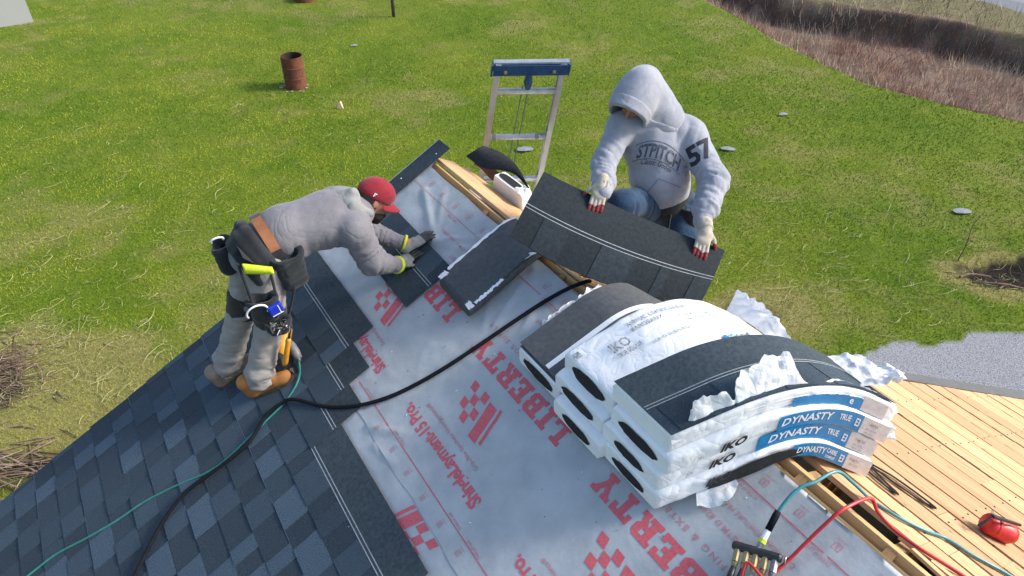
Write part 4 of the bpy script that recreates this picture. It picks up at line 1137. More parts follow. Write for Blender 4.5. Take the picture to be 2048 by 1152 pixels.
# curled leaf of shingle at the far end of the ridge
cl = MB()
curl_axis = norm(U * .8 + Z * .15 - W * .2)
def curl(a, v):
    # a along the long bent direction, v across
    at = lambda P: (lambda i, f: P[i] * (1 - f) + P[i + 1] * f)(min(int(a * (len(P) - 1)), len(P) - 2), a * (len(P) - 1) - min(int(a * (len(P) - 1)), len(P) - 2))
    up, lo_ = at(CURL_U), at(CURL_L)
    p = up * (1 - v) + lo_ * v; n = norm(np.array([.25, -.75, .55]))
    return p + n * (.05 * 4 * v * (1 - v) * (1 - .6 * a)) + np.array([0, 0, .012]) * math.sin(a * 3), n
CURL_U = smooth_path([(-.175, 3.881, 5.433), (-.071, 3.789, 5.428), (.018, 3.70, 5.393), (.073, 3.648, 5.325), (.097, 3.62, 5.288)], 6)
CURL_L = smooth_path([(-.277, 3.842, 5.382), (-.174, 3.705, 5.367), (-.069, 3.632, 5.386), (.017, 3.618, 5.368), (.096, 3.616, 5.284)], 6)
cl.slab(curl, 24, 8, .0035)
cobj = cl.build('curled_shingle', M['curl'], None, org=Wp(.3, .2, .3)); tag(cobj, 'dark curling strip of shingle in front of the ladder foot at the ridge end', 'shingle')
b = MB()
for a0, a1 in ((.12, .2), (.32, .45), (.55, .68)):
    vs = []
    for a, v in ((a0, .03), (a1, .035), (a1 - .01, .075), (a0 + .01, .07)): p, n = curl(a, v); vs.append(p + n * .0015)
    b.add(vs, [(0, 1, 2, 3)]); b.add([v + norm(Z) * .0005 for v in vs], [(3, 2, 1, 0)])
b.build('slot', M['ink'], cobj)
# rusted flashing scrap and bits at the ridge end
b = MB(); b.slab(lambda q, v: (Wp(-.13 + .26 * q, .235 + .05 * v, -.135 + .05 * v + .012 * math.sin(q * 5)), norm(Z - W * .4)), 10, 3, .003)
o = b.build('flashing_scrap', M['rust'], None, org=Wp(0, .32, 0)); tag(o, 'bent rusty strip of flashing at the far end of the ridge boards', 'metal scrap')

# ladder
LT = np.array([.132, 4.488, 5.765]); LD = norm(np.array([-.165, .02, -1.0])); LX = norm(np.array([1.0, .01, .01])); LN = norm(np.cross(LX, LD))
bt = LT + LD * (LT[2] + .0) / -LD[2]; 
lad = thing('ladder', 'aluminium ladder with blue top guard standing behind the end of the ridge', 'ladder', (bt[0], bt[1], gz1(bt[0], bt[1])))
LL = float(np.linalg.norm(bt - LT)) - .01
for sx, mm in ((-1, 'alu_worn'), (1, 'alu')):
    b = MB(); c0 = LT + LX * sx * .2255
    # channel section rail: web and two flanges
    b.box(c0 + LD * (LL / 2 + .02), LX * .006, LN * .085, LD * (LL - .04)); 
    for e in (-1, 1): b.box(c0 + LD * (LL / 2 + .02) - LX * sx * .018 + LN * e * .0395, LX * .0305, LN * .006, LD * (LL - .04))
    b.build('rail', M[mm], lad)
k = 0
y = .237
while y < LL - .1:
    b = MB(); c0 = LT + LD * y
    b.tube([c0 - LX * .2155, c0 + LX * .2155], .0215, 10); 
    for sx in (-1, 1): b.tube([c0 + LX * sx * .198, c0 + LX * sx * .2205], .024, 10)
    b.build('rung', M['alu'], lad); y += .335; k += 1
b = MB(); c0 = LT + LD * .077
b.box(c0 - LN * .046, LX * .478, LN * .012, LD * .066); b.box(c0 + LN * .046, LX * .478, LN * .012, LD * .066)
for sx in (-1, 1): b.box(c0 + LX * sx * .2486, LX * .012, LN * .105, LD * .072)
b.build('top_guard', M['mitt'], lad)
b = MB(); b.box(LT + LD * .036, LX * .490, LN * .06, LD * .012); b.build('guard_cap', M['alu'], lad)
b = MB()
for sx in (-.16, .154): b.lathe([(0, .006), (.011, .004), (.012, 0)], c0 + LX * sx - LN * .052 + LD * .01, -LN, 10)
for sx in (-.16, .154): b.lathe([(0, .006), (.011, .004), (.012, 0)], c0 + LX * sx + LN * .052 + LD * .01, LN, 10)
b.build('rivet', M['brass'], lad)
b = MB(); b.tube([c0 + LD * .05, c0 + LD * .10 + LX * .002, c0 + LD * .165 + LX * .012], [.022, .03, .012], 10); b.lathe([(0, -.012), (.03, -.012), (.03, .012), (0, .012)], c0 + LD * .095, LX, 14)
b.build('pulley', M['mitt'], lad)
for dx, dy in ((.012, .0), (-.028, .02)):
    b = MB(); b.tube([c0 + LD * .12 + LX * dx, c0 + LD * 1.0 + LX * (dx - .005) + LN * dy, c0 + LD * 3.0 + LX * dx], .004, 6); b.build('rope', M['rope'], lad)
c0b = LT + LD * .572
for sx in (-.165, .132):
    b = MB(); b.tube([c0b + LX * (sx - .013), c0b + LX * (sx + .013)], .023, 10)
    if sx > 0: b.tube([c0b + LX * .13, c0b + LX * .205 - LD * .02], .017, 8)
    b.build('rung_clamp', M['steel'], lad)

# ------------------------------------------------------------------ the two loose shingles being handled
def place_strip(o, label, group=None):
    return tag(o, label, 'shingle', group)
# on the roof under the left worker's gloves, teeth toward the ridge
lo_me = strip_mesh(501)
lo = bpy.data.objects.new('loose_shingle', lo_me); COL.objects.link(lo)
lo.matrix_world = Matrix.Translation(Vector(Lp(-.238, .842, .014))) @ Matrix((-U, -DL, NL)).transposed().to_4x4() @ Matrix.Rotation(R(-.5), 4, 'Z')
tag(lo, 'shingle strip pressed flat under both gloves of the bending worker', 'shingle')
# held up by the hooded worker: bent strip
HC = [np.array(q) for q in ((.167, 3.284, 5.572), (1.114, 3.035, 5.245), (.961, 2.800, 5.070), (-.012, 2.995, 5.360))]
def held(a, v):
    top = HC[0] * (1 - a) + HC[1] * a; bot = HC[3] * (1 - a) + HC[2] * a
    e = norm(HC[1] - HC[0]); dn = norm(bot - top); n = norm(np.cross(e, dn))
    if n[1] > 0: n = -n
    bul = 4 * a * (1 - a)
    p = top * (1 - v) + bot * v + n * (.055 * bul * v * (1.25 - v) + .02 * math.sin(math.pi * v)) + dn * (.018 * bul + .055 * bul * v) - Z * .0
    return p, n
HN = 44
hs = MB(); hs.slab(lambda q, v: held(q, v * .575), HN, 8, .003, 1, .0)
def held_off(o): return lambda a, v: (lambda r: (r[0] + r[1] * o, r[1]))(held(a, v))
hs.slab(lambda q, v: held(q, .575 + v * .425), HN, 6, .003, 1, .0)
for va, vb in ((.514, .524), (.560, .569)): hs.slab(lambda q, v: held_off(.0012)(q, va + (vb - va) * v), HN, 1, .0006, 2, .5)
for xa, xb, tn in ((.115, .26, .10), (.43, .60, .16), (.60, .62, .05), (.74, .79, .12), (.91, 1.0, .10)):
    hs.slab(lambda q, v: held_off(.0034)(xa + (xb - xa) * q, .578 + v * .42), 10, 6, .0032, 1, tn * 1.6)
hm_ = hs.build('held_shingle', [M['shingle'], M['headlap'], M['glue']], None, org=sum(HC) / 4)
tag(hm_, 'dark shingle strip with a pale double line held up by the hooded worker', 'shingle')

# ------------------------------------------------------------------ hoses, cords, tools
def hose(name, label, cat, pts, r, m, seg=10, n=6, group=None):
    P = smooth_path(pts, n); b = MB(); org = P[0]; b.tube(P, r, seg); o = b.build(name, m, None, org=org, smooth=True)
    return tag(o, label, cat, group)
sh_h = .044       # hose lies on the shingle tabs
bh = [(1.50, .02, -.05), (1.535, .05, .012), (1.508, .147, .035), (1.454, .299, .022), (1.418, .501, .022), (1.386, .688, .02), (1.353, .875, .02), (1.307, 1.055, .02), (1.242, 1.225, .02), (1.146, 1.382, .024), (1.006, 1.525, .028), (.814, 1.653, sh_h), (.766, 1.723, sh_h), (.758, 1.829, sh_h), (.798, 1.916, sh_h), (.838, 2.002, sh_h), (.838, 2.126, sh_h), (.825, 2.261, sh_h), (.81, 2.379, sh_h), (.824, 2.486, sh_h), (.865, 2.583, sh_h), (.934, 2.685, sh_h), (1.032, 2.808, sh_h), (1.16, 2.95, sh_h), (1.3, 3.1, sh_h)]
hose('air_hose', 'thick black hose running from the ridge slot across the sheet and down the shingles', 'hose', [Lp(*q) for q in bh], .0108, M['black_rubber'])
ghp = [(.626, 1.516, .085), (.655, 1.54, .06), (.674, 1.565, .04), (.716, 1.62, .030), (.759, 1.721, .028), (.776, 1.854, .03), (.794, 2.004, .03), (.805, 2.152, .03), (.784, 2.283, .03), (.702, 2.47, .028), (.634, 2.664, .028), (.599, 2.867, .028), (.547, 3.068, .028), (.484, 3.268, .028), (.47, 3.441, .028), (.46, 3.7, .028)]
hose('air_hose', 'thin green hose running from the nail gun down over the dark shingles', 'hose', [Lp(*q) for q in ghp], .0064, M['green_hose'])
MF = Lp(3.045, .435, .05)      # manifold centre
mf_e = norm(Lp(3.099, .417) - Lp(2.983, .486)); mf_d = norm(np.cross(NL, mf_e)); 
if mf_d @ DL < 0: mf_d = -mf_d
th_ = [Lp(3.025, .398, .052), Lp(3.012, .345, .06), Lp(3.005, .285, .068), Lp(2.999, .217, .085), Lp(3.002, .15, .085), Lp(3.018, .099, .07)]
tr = [Rp(*q, .03) for q in ((3.02, .07), (3.06, .171))] + [Rp(t, d, .011) for t, d in ((3.14, .205), (3.236, .24), (3.32, .314), (3.373, .39), (3.449, .42), (3.509, .458), (3.569, .499), (3.7, .56), (3.9, .6))]
tr[0] = Rp(3.03, .03, .075); tr[1] = Rp(3.07, .13, .045)
hose('air_hose', 'teal hose arching from the brass manifold over the ridge onto the bare boards', 'hose', th_[2:] + tr, .0068, M['teal_hose'])
rp_ = [Lp(3.13, .47, .03), Lp(3.133, .42, .035), Lp(3.137, .36, .045), Lp(3.142, .29, .07), Lp(3.15, .2, .10), Lp(3.158, .12, .11), Rp(3.172, .03, .075), Rp(3.205, .085, .035), Rp(3.274, .105, .013), Rp(3.362, .125, .011), Rp(3.441, .16, .011), Rp(3.508, .188, .011), Rp(3.7, .25, .011), Rp(3.9, .28, .011)]
hose('air_hose', 'red hose arching from the brass manifold over the ridge slot onto the boards', 'hose', rp_, .0068, M['red_hose'])
cp = [(2.78, .56), (2.904, .505), (3.025, .455), (3.13, .448), (3.138, .46), (3.06, .495), (2.985, .528), (2.962, .548), (2.99, .566), (3.065, .605), (3.158, .624), (3.252, .613), (3.2, .580), (3.145, .558), (3.054, .545), (2.95, .538), (2.86, .558)]
b = MB(); P = smooth_path([Rp(t, d, .008 + .004 * abs(math.sin(i * 1.3))) for i, (t, d) in enumerate(cp)], 5)
P = [p for p in P]
for p0, p1 in zip(P[:-1], P[1:]):
    dd = norm(p1 - p0); s_ = np.cross(NR, dd)
    b.hexa([p0 - s_ * .0085 - NR * .0015, p1 - s_ * .0085 - NR * .0015, p1 + s_ * .0085 - NR * .0015, p0 + s_ * .0085 - NR * .0015, p0 - s_ * .0085 + NR * .0015, p1 - s_ * .0085 + NR * .0015, p1 + s_ * .0085 + NR * .0015, p0 + s_ * .0085 + NR * .0015])
o = b.build('strapping', M['black_rubber'], None, org=P[0]); tag(o, 'flat black strap looped on the bare boards beside the printed bundles', 'strap')

# brass manifold with couplers
mfo = thing('air_manifold', 'black air manifold with brass couplers lying on the grey sheet', 'air manifold', MF - NL * .04)
b = MB(); b.tube([MF - mf_e * .088, MF - mf_e * .08, MF + mf_e * .08, MF + mf_e * .088], [.012, .017, .017, .012], 12); b.build('bar', M['black_pl'], mfo)
for k in range(5):
    c = MF + mf_e * (-.066 + .033 * k); b = MB()
    b.tube([c + mf_d * .012, c + mf_d * .055], .0135, 6); b.tube([c + mf_d * .055, c + mf_d * .075 - NL * .004], [.0135, .009], 10)
    b.build('coupler', M['brass'] if k < 4 else M['steel'], mfo, smooth=False)
for k in (0, 1, 4):
    c = MF + mf_e * (-.066 + .033 * k) + mf_d * .075; b = MB(); b.tube([c, c + mf_d * .05 - mf_e * .008 - NL * .006, c + mf_d * .12 - mf_e * .02 - NL * .016], [.010, .013, .012], 10); b.build('hose_end', M['black_pl'] if k < 4 else M['steel'], mfo, smooth=True)
b = MB(); c = MF - mf_d * .012 + mf_e * .0; q = th_[2]
d1 = norm(th_[2] - MF); b.tube([MF + d1 * .01, MF + d1 * .035], .011, 8); b.build('fitting', M['steel'], mfo)
b = MB(); b.tube([MF + d1 * .036, MF + d1 * .052], .0145, 10); b.build('swivel', M['hivis'], mfo)
b = MB(); b.tube([MF + d1 * .052, MF + d1 * .088], [.0125, .0115], 10); b.build('ferrule', M['ink_white'], mfo)
b = MB(); b.tube([MF + d1 * .088, MF + d1 * .15, th_[2] + d1 * .012], [.0128, .0135, .0115], 10); b.build('strain_relief', M['black_rubber'], mfo, smooth=True)
b = MB(); ring = [MF + mf_e * .10 + (mf_d * math.cos(a) + NL * math.sin(a)) * .012 for a in np.linspace(0, 2 * math.pi, 13)]; b.tube(ring, .004, 6, cap=False); b.build('end_ring', M['steel'], mfo)
b = MB(); b.tube(smooth_path([MF + mf_e * -.03 + mf_d * .16 + NL * .01, MF - mf_e * .025 + mf_d * .075 + NL * .03, MF - mf_e * .01 + mf_d * .055 + NL * .032, MF + mf_e * .055 + mf_d * .10 + NL * .028, MF + mf_e * .075 + mf_d * .12 + NL * .02], 5), .0055, 8); b.build('handle', M['red_hose'], mfo, smooth=True)
b = MB(); ring = [MF + mf_e * .085 + mf_d * .125 + (mf_d * math.cos(a) + mf_e * math.sin(a)) * .016 + NL * .006 for a in np.linspace(0, 2 * math.pi, 15)]; b.tube(ring, .006, 6, cap=False); b.build('clamp_ring', M['ink_white'], mfo)
b = MB()
for k in range(3):
    c = MF + mf_d * (.10 + .02 * k) + mf_e * (.005 + .012 * k); ring = [c + (mf_d * math.cos(a) * .022 + mf_e * math.sin(a) * .009) for a in np.linspace(0, 2 * math.pi, 13)]; b.tube(ring, .0028, 6, cap=False)
b.build('chain', M['steel'], mfo)

# red tube-shaped canister with a utility knife on it
ca, cb = Rp(3.395, .755, .047), Rp(3.485, .845, .047); cd = norm(cb - ca); 
can = thing('red_container', 'crumpled red plastic container lying on the bare boards', 'container', Rp(3.46, .75, .0))
b = MB(); L_ = float(np.linalg.norm(cb - ca)); b.lathe([(0, 0), (.034, .0), (.042, .008), (.045, .03), (.043, L_ * .35), (.046, L_ * .6), (.044, L_ - .02), (.040, L_ - .004), (.030, L_), (0, L_)], ca, cd, 22)
V = np.array(b.v); V += (vnoise(V * 38, 5)[:, None] - .5) * .012 * norm(NR); b.v = [tuple(p) for p in V]
b.build('body', M['red_pl'], can, smooth=True)
b = MB(); b.lathe([(.0452, .035), (.0462, .038), (.0462, .045), (.0452, .048)], ca, cd, 22); b.build('ridge_ring', M['red_pl'], can)
kn = thing('utility_knife', 'open folding knife with grey blade resting on the red container', 'knife', Rp(3.44, .70, .09))
k0, k1, k2 = Rp(3.40, .655, .045), Rp(3.408, .70, .097), Rp(3.485, .825, .100)
def blade(p, q, w, th, nm, m):
    d = norm(q - p); s_ = norm(np.cross(NR, d)); b = MB()
    b.hexa([p - s_ * w * .5, q - s_ * w * .15, q + s_ * w * .15, p + s_ * w * .5, p - s_ * w * .5 + NR * th, q - s_ * w * .15 + NR * th, q + s_ * w * .15 + NR * th, p + s_ * w * .5 + NR * th]); b.build(nm, m, kn)
blade(k1, k2, .022, .010, 'handle', M['black_pl']); blade(k1 + NR * .011, k1 + norm(Rp(3.36, .85, .10) - k1) * .065 + NR * .004, .018, .003, 'blade', M['steel']); blade(k0, k1, .014, .008, 'bolster', M['black_pl'])

# nail gun lying by the boot
ng = thing('nail_gun', 'yellow and black coil nail gun standing beside the tan boot', 'nail gun', Lp(.53, 1.56, .01))
gp = lambda t, d, h: Lp(t, d, h)
b = MB(); b.tube([gp(.40, 1.47, .17), gp(.43, 1.475, .165), gp(.50, 1.535, .15), gp(.56, 1.575, .12), gp(.575, 1.58, .09)], [.030, .044, .042, .034, .026], 16); b.build('body', M['yellow'], ng, smooth=True)
b = MB(); b.tube([gp(.385, 1.455, .178), gp(.395, 1.46, .175), gp(.425, 1.468, .168)], [.026, .043, .047], 16); b.lathe([(.0, .02), (.02, .02), (.03, 0)], gp(.385, 1.455, .178), norm(gp(.36, 1.43, .19) - gp(.40, 1.47, .17)), 14); b.build('cap', M['alu'], ng, smooth=True)
b = MB(); b.tube([gp(.49, 1.50, .155), gp(.56, 1.49, .145), gp(.60, 1.495, .125), gp(.63, 1.505, .10)], [.022, .022, .024, .020], 12); b.build('handle', M['grey_pl'], ng, smooth=True)
b = MB(); b.tube([gp(.615, 1.50, .11), gp(.628, 1.508, .092), gp(.633, 1.514, .083)], [.012, .011, .009], 8); b.build('hose_fitting', M['steel'], ng)
b = MB(); cc = gp(.555, 1.600, .105); ax = norm(-U * .35 + DL * .55 + NL * .75)
b.lathe([(0, -.045), (.055, -.045), (.062, -.035), (.062, -.005), (.058, -.002), (.058, .004), (.062, .007), (.062, .03), (.054, .042), (.03, .046), (0, .046)], cc, ax, 24)
for k in range(3):
    a = k * 2.1; x_ = norm(np.cross(ax, (0, 0, 1))); y_ = np.cross(ax, x_); b.tube([cc + ax * .046 + (x_ * math.cos(a) + y_ * math.sin(a)) * r_ for r_ in (.012, .05)], .006, 6)
b.build('magazine', M['black_pl'], ng, smooth=False)
b = MB(); b.tube([gp(.575, 1.58, .09), gp(.60, 1.60, .03), gp(.602, 1.602, .016)], [.017, .014, .012], 8); b.build('nose', M['steel'], ng)
b = MB(); b.tube([gp(.545, 1.52, .125), gp(.555, 1.535, .105), gp(.545, 1.555, .10)], .006, 6); b.build('trigger', M['leather'], ng)

# ------------------------------------------------------------------ things on the lawn
bx, by = -6.0, 18.9; bz = gz1(bx, by)
bar = thing('steel_drum', 'rusty open steel drum standing alone on the lawn', 'drum', (bx, by, bz - .01))
b = MB(); b.lathe([(.27, 0), (.287, .012), (.287, .27), (.297, .285), (.297, .30), (.287, .315), (.287, .56), (.297, .575), (.297, .59), (.287, .605), (.287, .86), (.293, .872), (.293, .884), (.283, .884), (.281, .87)], (bx, by, bz - .01), (.02, -.01, 1), 36)
V = np.array(b.v); V[:, :2] += (vnoise(V * 5, 4)[:, None] - .5) * .012; b.v = [tuple(p) for p in V]; b.build('shell', M['rust'], bar, smooth=False)
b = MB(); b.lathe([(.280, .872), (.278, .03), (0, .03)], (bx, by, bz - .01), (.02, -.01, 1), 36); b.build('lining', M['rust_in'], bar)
b = MB()
for k in range(16):
    a = random.uniform(0, 6.3); r_ = random.uniform(.28, .45); s_ = random.uniform(.015, .05)
    x, y = bx + r_ * math.cos(a), by + r_ * math.sin(a) - .03; b.box((x, y, bz + .012), (s_ * 2, s_, 0), (-s_, s_ * 1.5, 0), (0, 0, .012))
o = b.build('ash_flakes', mat('pale_ash', (.42, .33, .28), (.3, .2, .15), rough=.9), None); tag(o, kind='stuff')

# block shed at the top left
sx, sy = -16.45, 24.75; szz = gz1(sx, sy)
shed = thing('block_shed', 'pale concrete block outbuilding at the far corner of the lawn', 'shed', (sx, sy, szz)); shed.rotation_euler = (0, 0, R(36))
b = MB(); b.box((sx - 2.0, sy + 1.8, szz + 1.15), (3.96, 0, 0), (0, 3.56, 0), (0, 0, 2.38)); wl = b.build('wall', M['mortar'], shed)
b = MB(); b.box((sx - 2.0, sy + 1.8, szz + 2.42), (4.4, 0, 0), (0, 4.0, 0), (0, 0, .14)); b.build('roof', M['drip'], shed)
bm_ = MB(); bm_.hexa([(-.195, -.012, -.095), (.195, -.012, -.095), (.195, .012, -.095), (-.195, .012, -.095), (-.195, -.012, .095), (.195, -.012, .095), (.195, .012, .095), (-.195, .012, .095)]); bme = bm_.mesh('block', M['block'])
wo = world_loc(wl)
for r_ in range(11):
    for c_ in range(10):
        x = sx - .0 - .2 - .4 * c_ - (.2 if r_ % 2 else 0) + .0
        if r_ % 2 and c_ == 9: continue
        o = bpy.data.objects.new('block', bme); COL.objects.link(o); o.parent = wl; o.location = (x - .02, sy - random.uniform(.0, .006), szz + .06 + .2 * r_ + .04)
    if r_ % 2:
        o = bpy.data.objects.new('block', bme); COL.objects.link(o); o.parent = wl; o.scale = (.48, 1, 1); o.location = (sx - .115, sy - .003, szz + .06 + .2 * r_ + .04)
    for c_ in range(4):
        o = bpy.data.objects.new('block', bme); COL.objects.link(o); o.parent = wl; o.rotation_euler = (0, 0, R(90)); o.location = (sx - .012 + random.uniform(0, .006), sy + .25 + .4 * c_ + (.2 if r_ % 2 else 0), szz + .06 + .2 * r_ + .04)

px_, py_ = -4.16, 25.4; pz = gz1(px_, py_)
b = MB(); b.tube([(px_, py_, pz - .05), (px_ + .01, py_, pz + 1.2), (px_ + .02, py_, pz + 2.2)], [.065, .06, .058], 10); post = b.build('post', M['post'], None, org=(px_, py_, pz), smooth=True); tag(post, 'dark bare post standing in the grass at the top edge', 'post')
b = MB(); b.lathe([(.05, 0), (.062, .01), (.055, .03), (.02, .05), (0, .05)], (px_, py_, pz - .01), (0, 0, 1), 12); o = b.build('collar', M['post'], post)
qx, qy = -7.75, 27.5; qz = gz1(qx, qy); fr = thing('fire_ring', 'low rusty ring of sheet metal in the grass at the top edge', 'fire ring', (qx, qy, qz))
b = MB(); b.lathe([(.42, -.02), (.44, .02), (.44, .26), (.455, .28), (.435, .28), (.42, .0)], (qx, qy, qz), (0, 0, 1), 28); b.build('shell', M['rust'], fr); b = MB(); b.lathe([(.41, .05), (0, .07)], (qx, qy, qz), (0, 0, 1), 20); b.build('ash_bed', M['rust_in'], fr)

# scraps of shingle and a wood offcut on the grass
for (x, y, s, a, lb) in ((.30, 14.9, .26, .1, 'grey shingle scrap on the grass seen through the ladder'), (5.0, 14.85, .22, -.2, 'grey shingle scrap on the grass beside the hooded worker\u2019s sleeve'), (6.9, 16.85, .16, .3, 'smallest grey shingle scrap on the grass, up toward the ditch'),
                         (9.02, 12.1, .24, .0, 'pale grey shingle scrap on the grass above the burnt patch'), (-4.98, 22.2, .15, .4, 'grey shingle scrap on the grass right of the rusty drum')):
    z0 = gz1(x, y) + .04; ca, sa = math.cos(a), math.sin(a); b = MB(); s = s * .8; s2 = s * .55
    out = [(-s, -s2 * .5), (-s * .3, -s2), (s * .6, -s2 * .7), (s, .1 * s2), (s * .5, s2), (-s * .5, s2 * .8), (-s * 1.05, s2 * .2)]
    b.slab(lambda q, v: (np.array([x, y, z0]) + np.array([ca * (q * 2 - 1) * s * (1 - .25 * abs(2 * v - 1)) - sa * (v * 2 - 1) * s2, sa * (q * 2 - 1) * s + ca * (v * 2 - 1) * s2 * (1 - .35 * abs(2 * q - 1)), .010 * math.sin(q * 3) + .006 * v]), Z), 8, 4, .005)
    o = b.build('shingle_scrap', M['scrap'], None, org=(x, y, z0)); tag(o, lb, 'shingle scrap', 'shingle scraps on the lawn')
x, y = -4.47, 17.35; z0 = gz1(x, y) + .03; b = MB(); b.hexa([(x - .08, y - .05, z0 - .02), (x + .09, y - .06, z0 - .02), (x + .07, y + .06, z0 - .02), (x - .07, y + .05, z0 - .02), (x - .05, y - .02, z0 + .09), (x + .02, y - .04, z0 + .17), (x + .04, y + .03, z0 + .16), (x - .04, y + .03, z0 + .09)])
o = b.build('wood_offcut', mat('fresh_offcut', (.68, .5, .33), (.6, .4, .24), rough=.8), None, org=(x, y, z0)); tag(o, 'pale offcut of wood on the grass below the rusty drum', 'offcut')

# brush pile by the gable, sticks in the burnt patch, a bare sapling
def sticks(name, n, cx, cy, sx, sy, hz, Lr, rr, seed, parent, m, flat=.25):
    g = random.Random(seed); b = MB()
    for _ in range(n):
        x, y = cx + g.gauss(0, sx), cy + g.gauss(0, sy); z0 = gz1(x, y) + max(0, g.random() * hz * (1 - min(1, math.hypot((x - cx) / (2 * sx), (y - cy) / (2 * sy)))))
        a = g.uniform(-.6, .6) if g.random() < .7 else g.uniform(0, 6.28); L = g.uniform(*Lr); el = g.uniform(-.1, flat); p = np.array([x, y, z0 + .01]); d = np.array([math.cos(a) * math.cos(el), math.sin(a) * math.cos(el), math.sin(el)])
        r_ = g.uniform(*rr); b.tube([p - d * L / 2, p + np.array([g.gauss(0, .02), g.gauss(0, .02), .015]), p + d * L / 2], [r_, r_, r_ * .5], 5, 0, g.random())
    return b.build(name, m, parent, org=None if parent else (cx, cy, 0))
twm = mat('brush_twig', (.13, .075, .055), (.26, .19, .14), rough=.9, scale=5, tone=(.4, 1.5))
bp_ = thing('brush_pile', 'heap of brown cut twigs on the grass at the left edge', 'brush pile', (-7.75, 7.35, 0))
o = sticks('twigs', 480, -7.85, 7.35, .50, .40, .28, (.15, .55), (.003, .008), 9, bp_, twm); o['kind'] = 'stuff'
bp2 = thing('brush_pile', 'flattened dead twigs by the gable at the lower left edge', 'brush pile', (-6.5, 5.6, 0))
o = sticks('twigs', 110, -6.4, 5.65, .6, .3, .12, (.3, .9), (.005, .012), 19, bp2, twm, .1); o['kind'] = 'stuff'
pitg = thing('burnt_branches', 'charred branches in the dark burnt patch on the right lawn', 'branches', (8.9, 10.1, 0))
for k, (pts, r_) in enumerate(((((7.9, 9.95), (8.2, 10.12), (8.65, 10.2)), .022), (((8.0, 9.75), (8.5, 9.66), (9.1, 9.72), (9.9, 9.7)), .02), (((8.35, 9.55), (8.65, 9.75), (9.0, 9.8)), .014), (((9.5, 10.35), (9.62, 10.0), (9.8, 9.8)), .016))):
    b = MB(); P = smooth_path([(x, y, gz1(x, y) + .05 + .05 * (i % 2)) for i, (x, y) in enumerate(pts)], 5); b.tube(P, [r_ * (1 - .5 * i / len(P)) for i in range(len(P))], 7); b.build('branch', M['twig'] if k < 3 else M['post'], pitg)
o = sticks('charred_twigs', 22, 8.95, 10.1, .55, .22, .12, (.15, .5), (.004, .010), 29, pitg, mat('charred_twig', (.03, .022, .02), (.09, .065, .05), rough=.95, tone=(.5, 1.6)), .5); o['kind'] = 'stuff'
def sapling(label, x, y, h, seed):
    g = random.Random(seed); z0 = gz1(x, y); t = thing('sapling', label, 'sapling', (x, y, z0))
    P = smooth_path([(x, y, z0 - .03), (x + .02, y, z0 + h * .4), (x - .01, y + .02, z0 + h * .75), (x + .04, y, z0 + h)], 4); b = MB(); b.tube(P, [.012 * (1 - .75 * i / len(P)) for i in range(len(P))], 6); b.build('trunk', M['twig'], t)
    for k in range(5):
        q = P[3 + 2 * k]; a = g.uniform(0, 6.28); L = g.uniform(.12, .3) * h; b = MB(); b.tube([q, q + np.array([math.cos(a) * L * .5, math.sin(a) * L * .5, L * .4]), q + np.array([math.cos(a) * L, math.sin(a) * L, L * .9])], [.005, .004, .002], 5); b.build('limb', M['twig'], t)
sapling('thin bare sapling at the left rim of the burnt patch', 8.15, 10.5, .95, 1)
sapling('second bare sapling rising out of the burnt patch at the right edge', 9.75, 10.45, .9, 2)
b = MB(); g = random.Random(4)
for _ in range(70):
    t, d = g.uniform(.6, 3.3), g.uniform(.3, 1.25); p = Lp(t, d, float(hw(np.array(t), np.array(d))) + .006); a = g.uniform(0, 6.28); s_ = g.uniform(.001, .0035); e = -U * math.cos(a) + DL * math.sin(a); f = np.cross(NL, e)
    b.box(p, e * s_ * g.uniform(1.5, 5), f * s_, NL * .002, g.choice([0, 0, 1]))
o = b.build('roofing_crumbs', [M['shingle_back'], M['ink_white']], None); tag(o, kind='stuff')

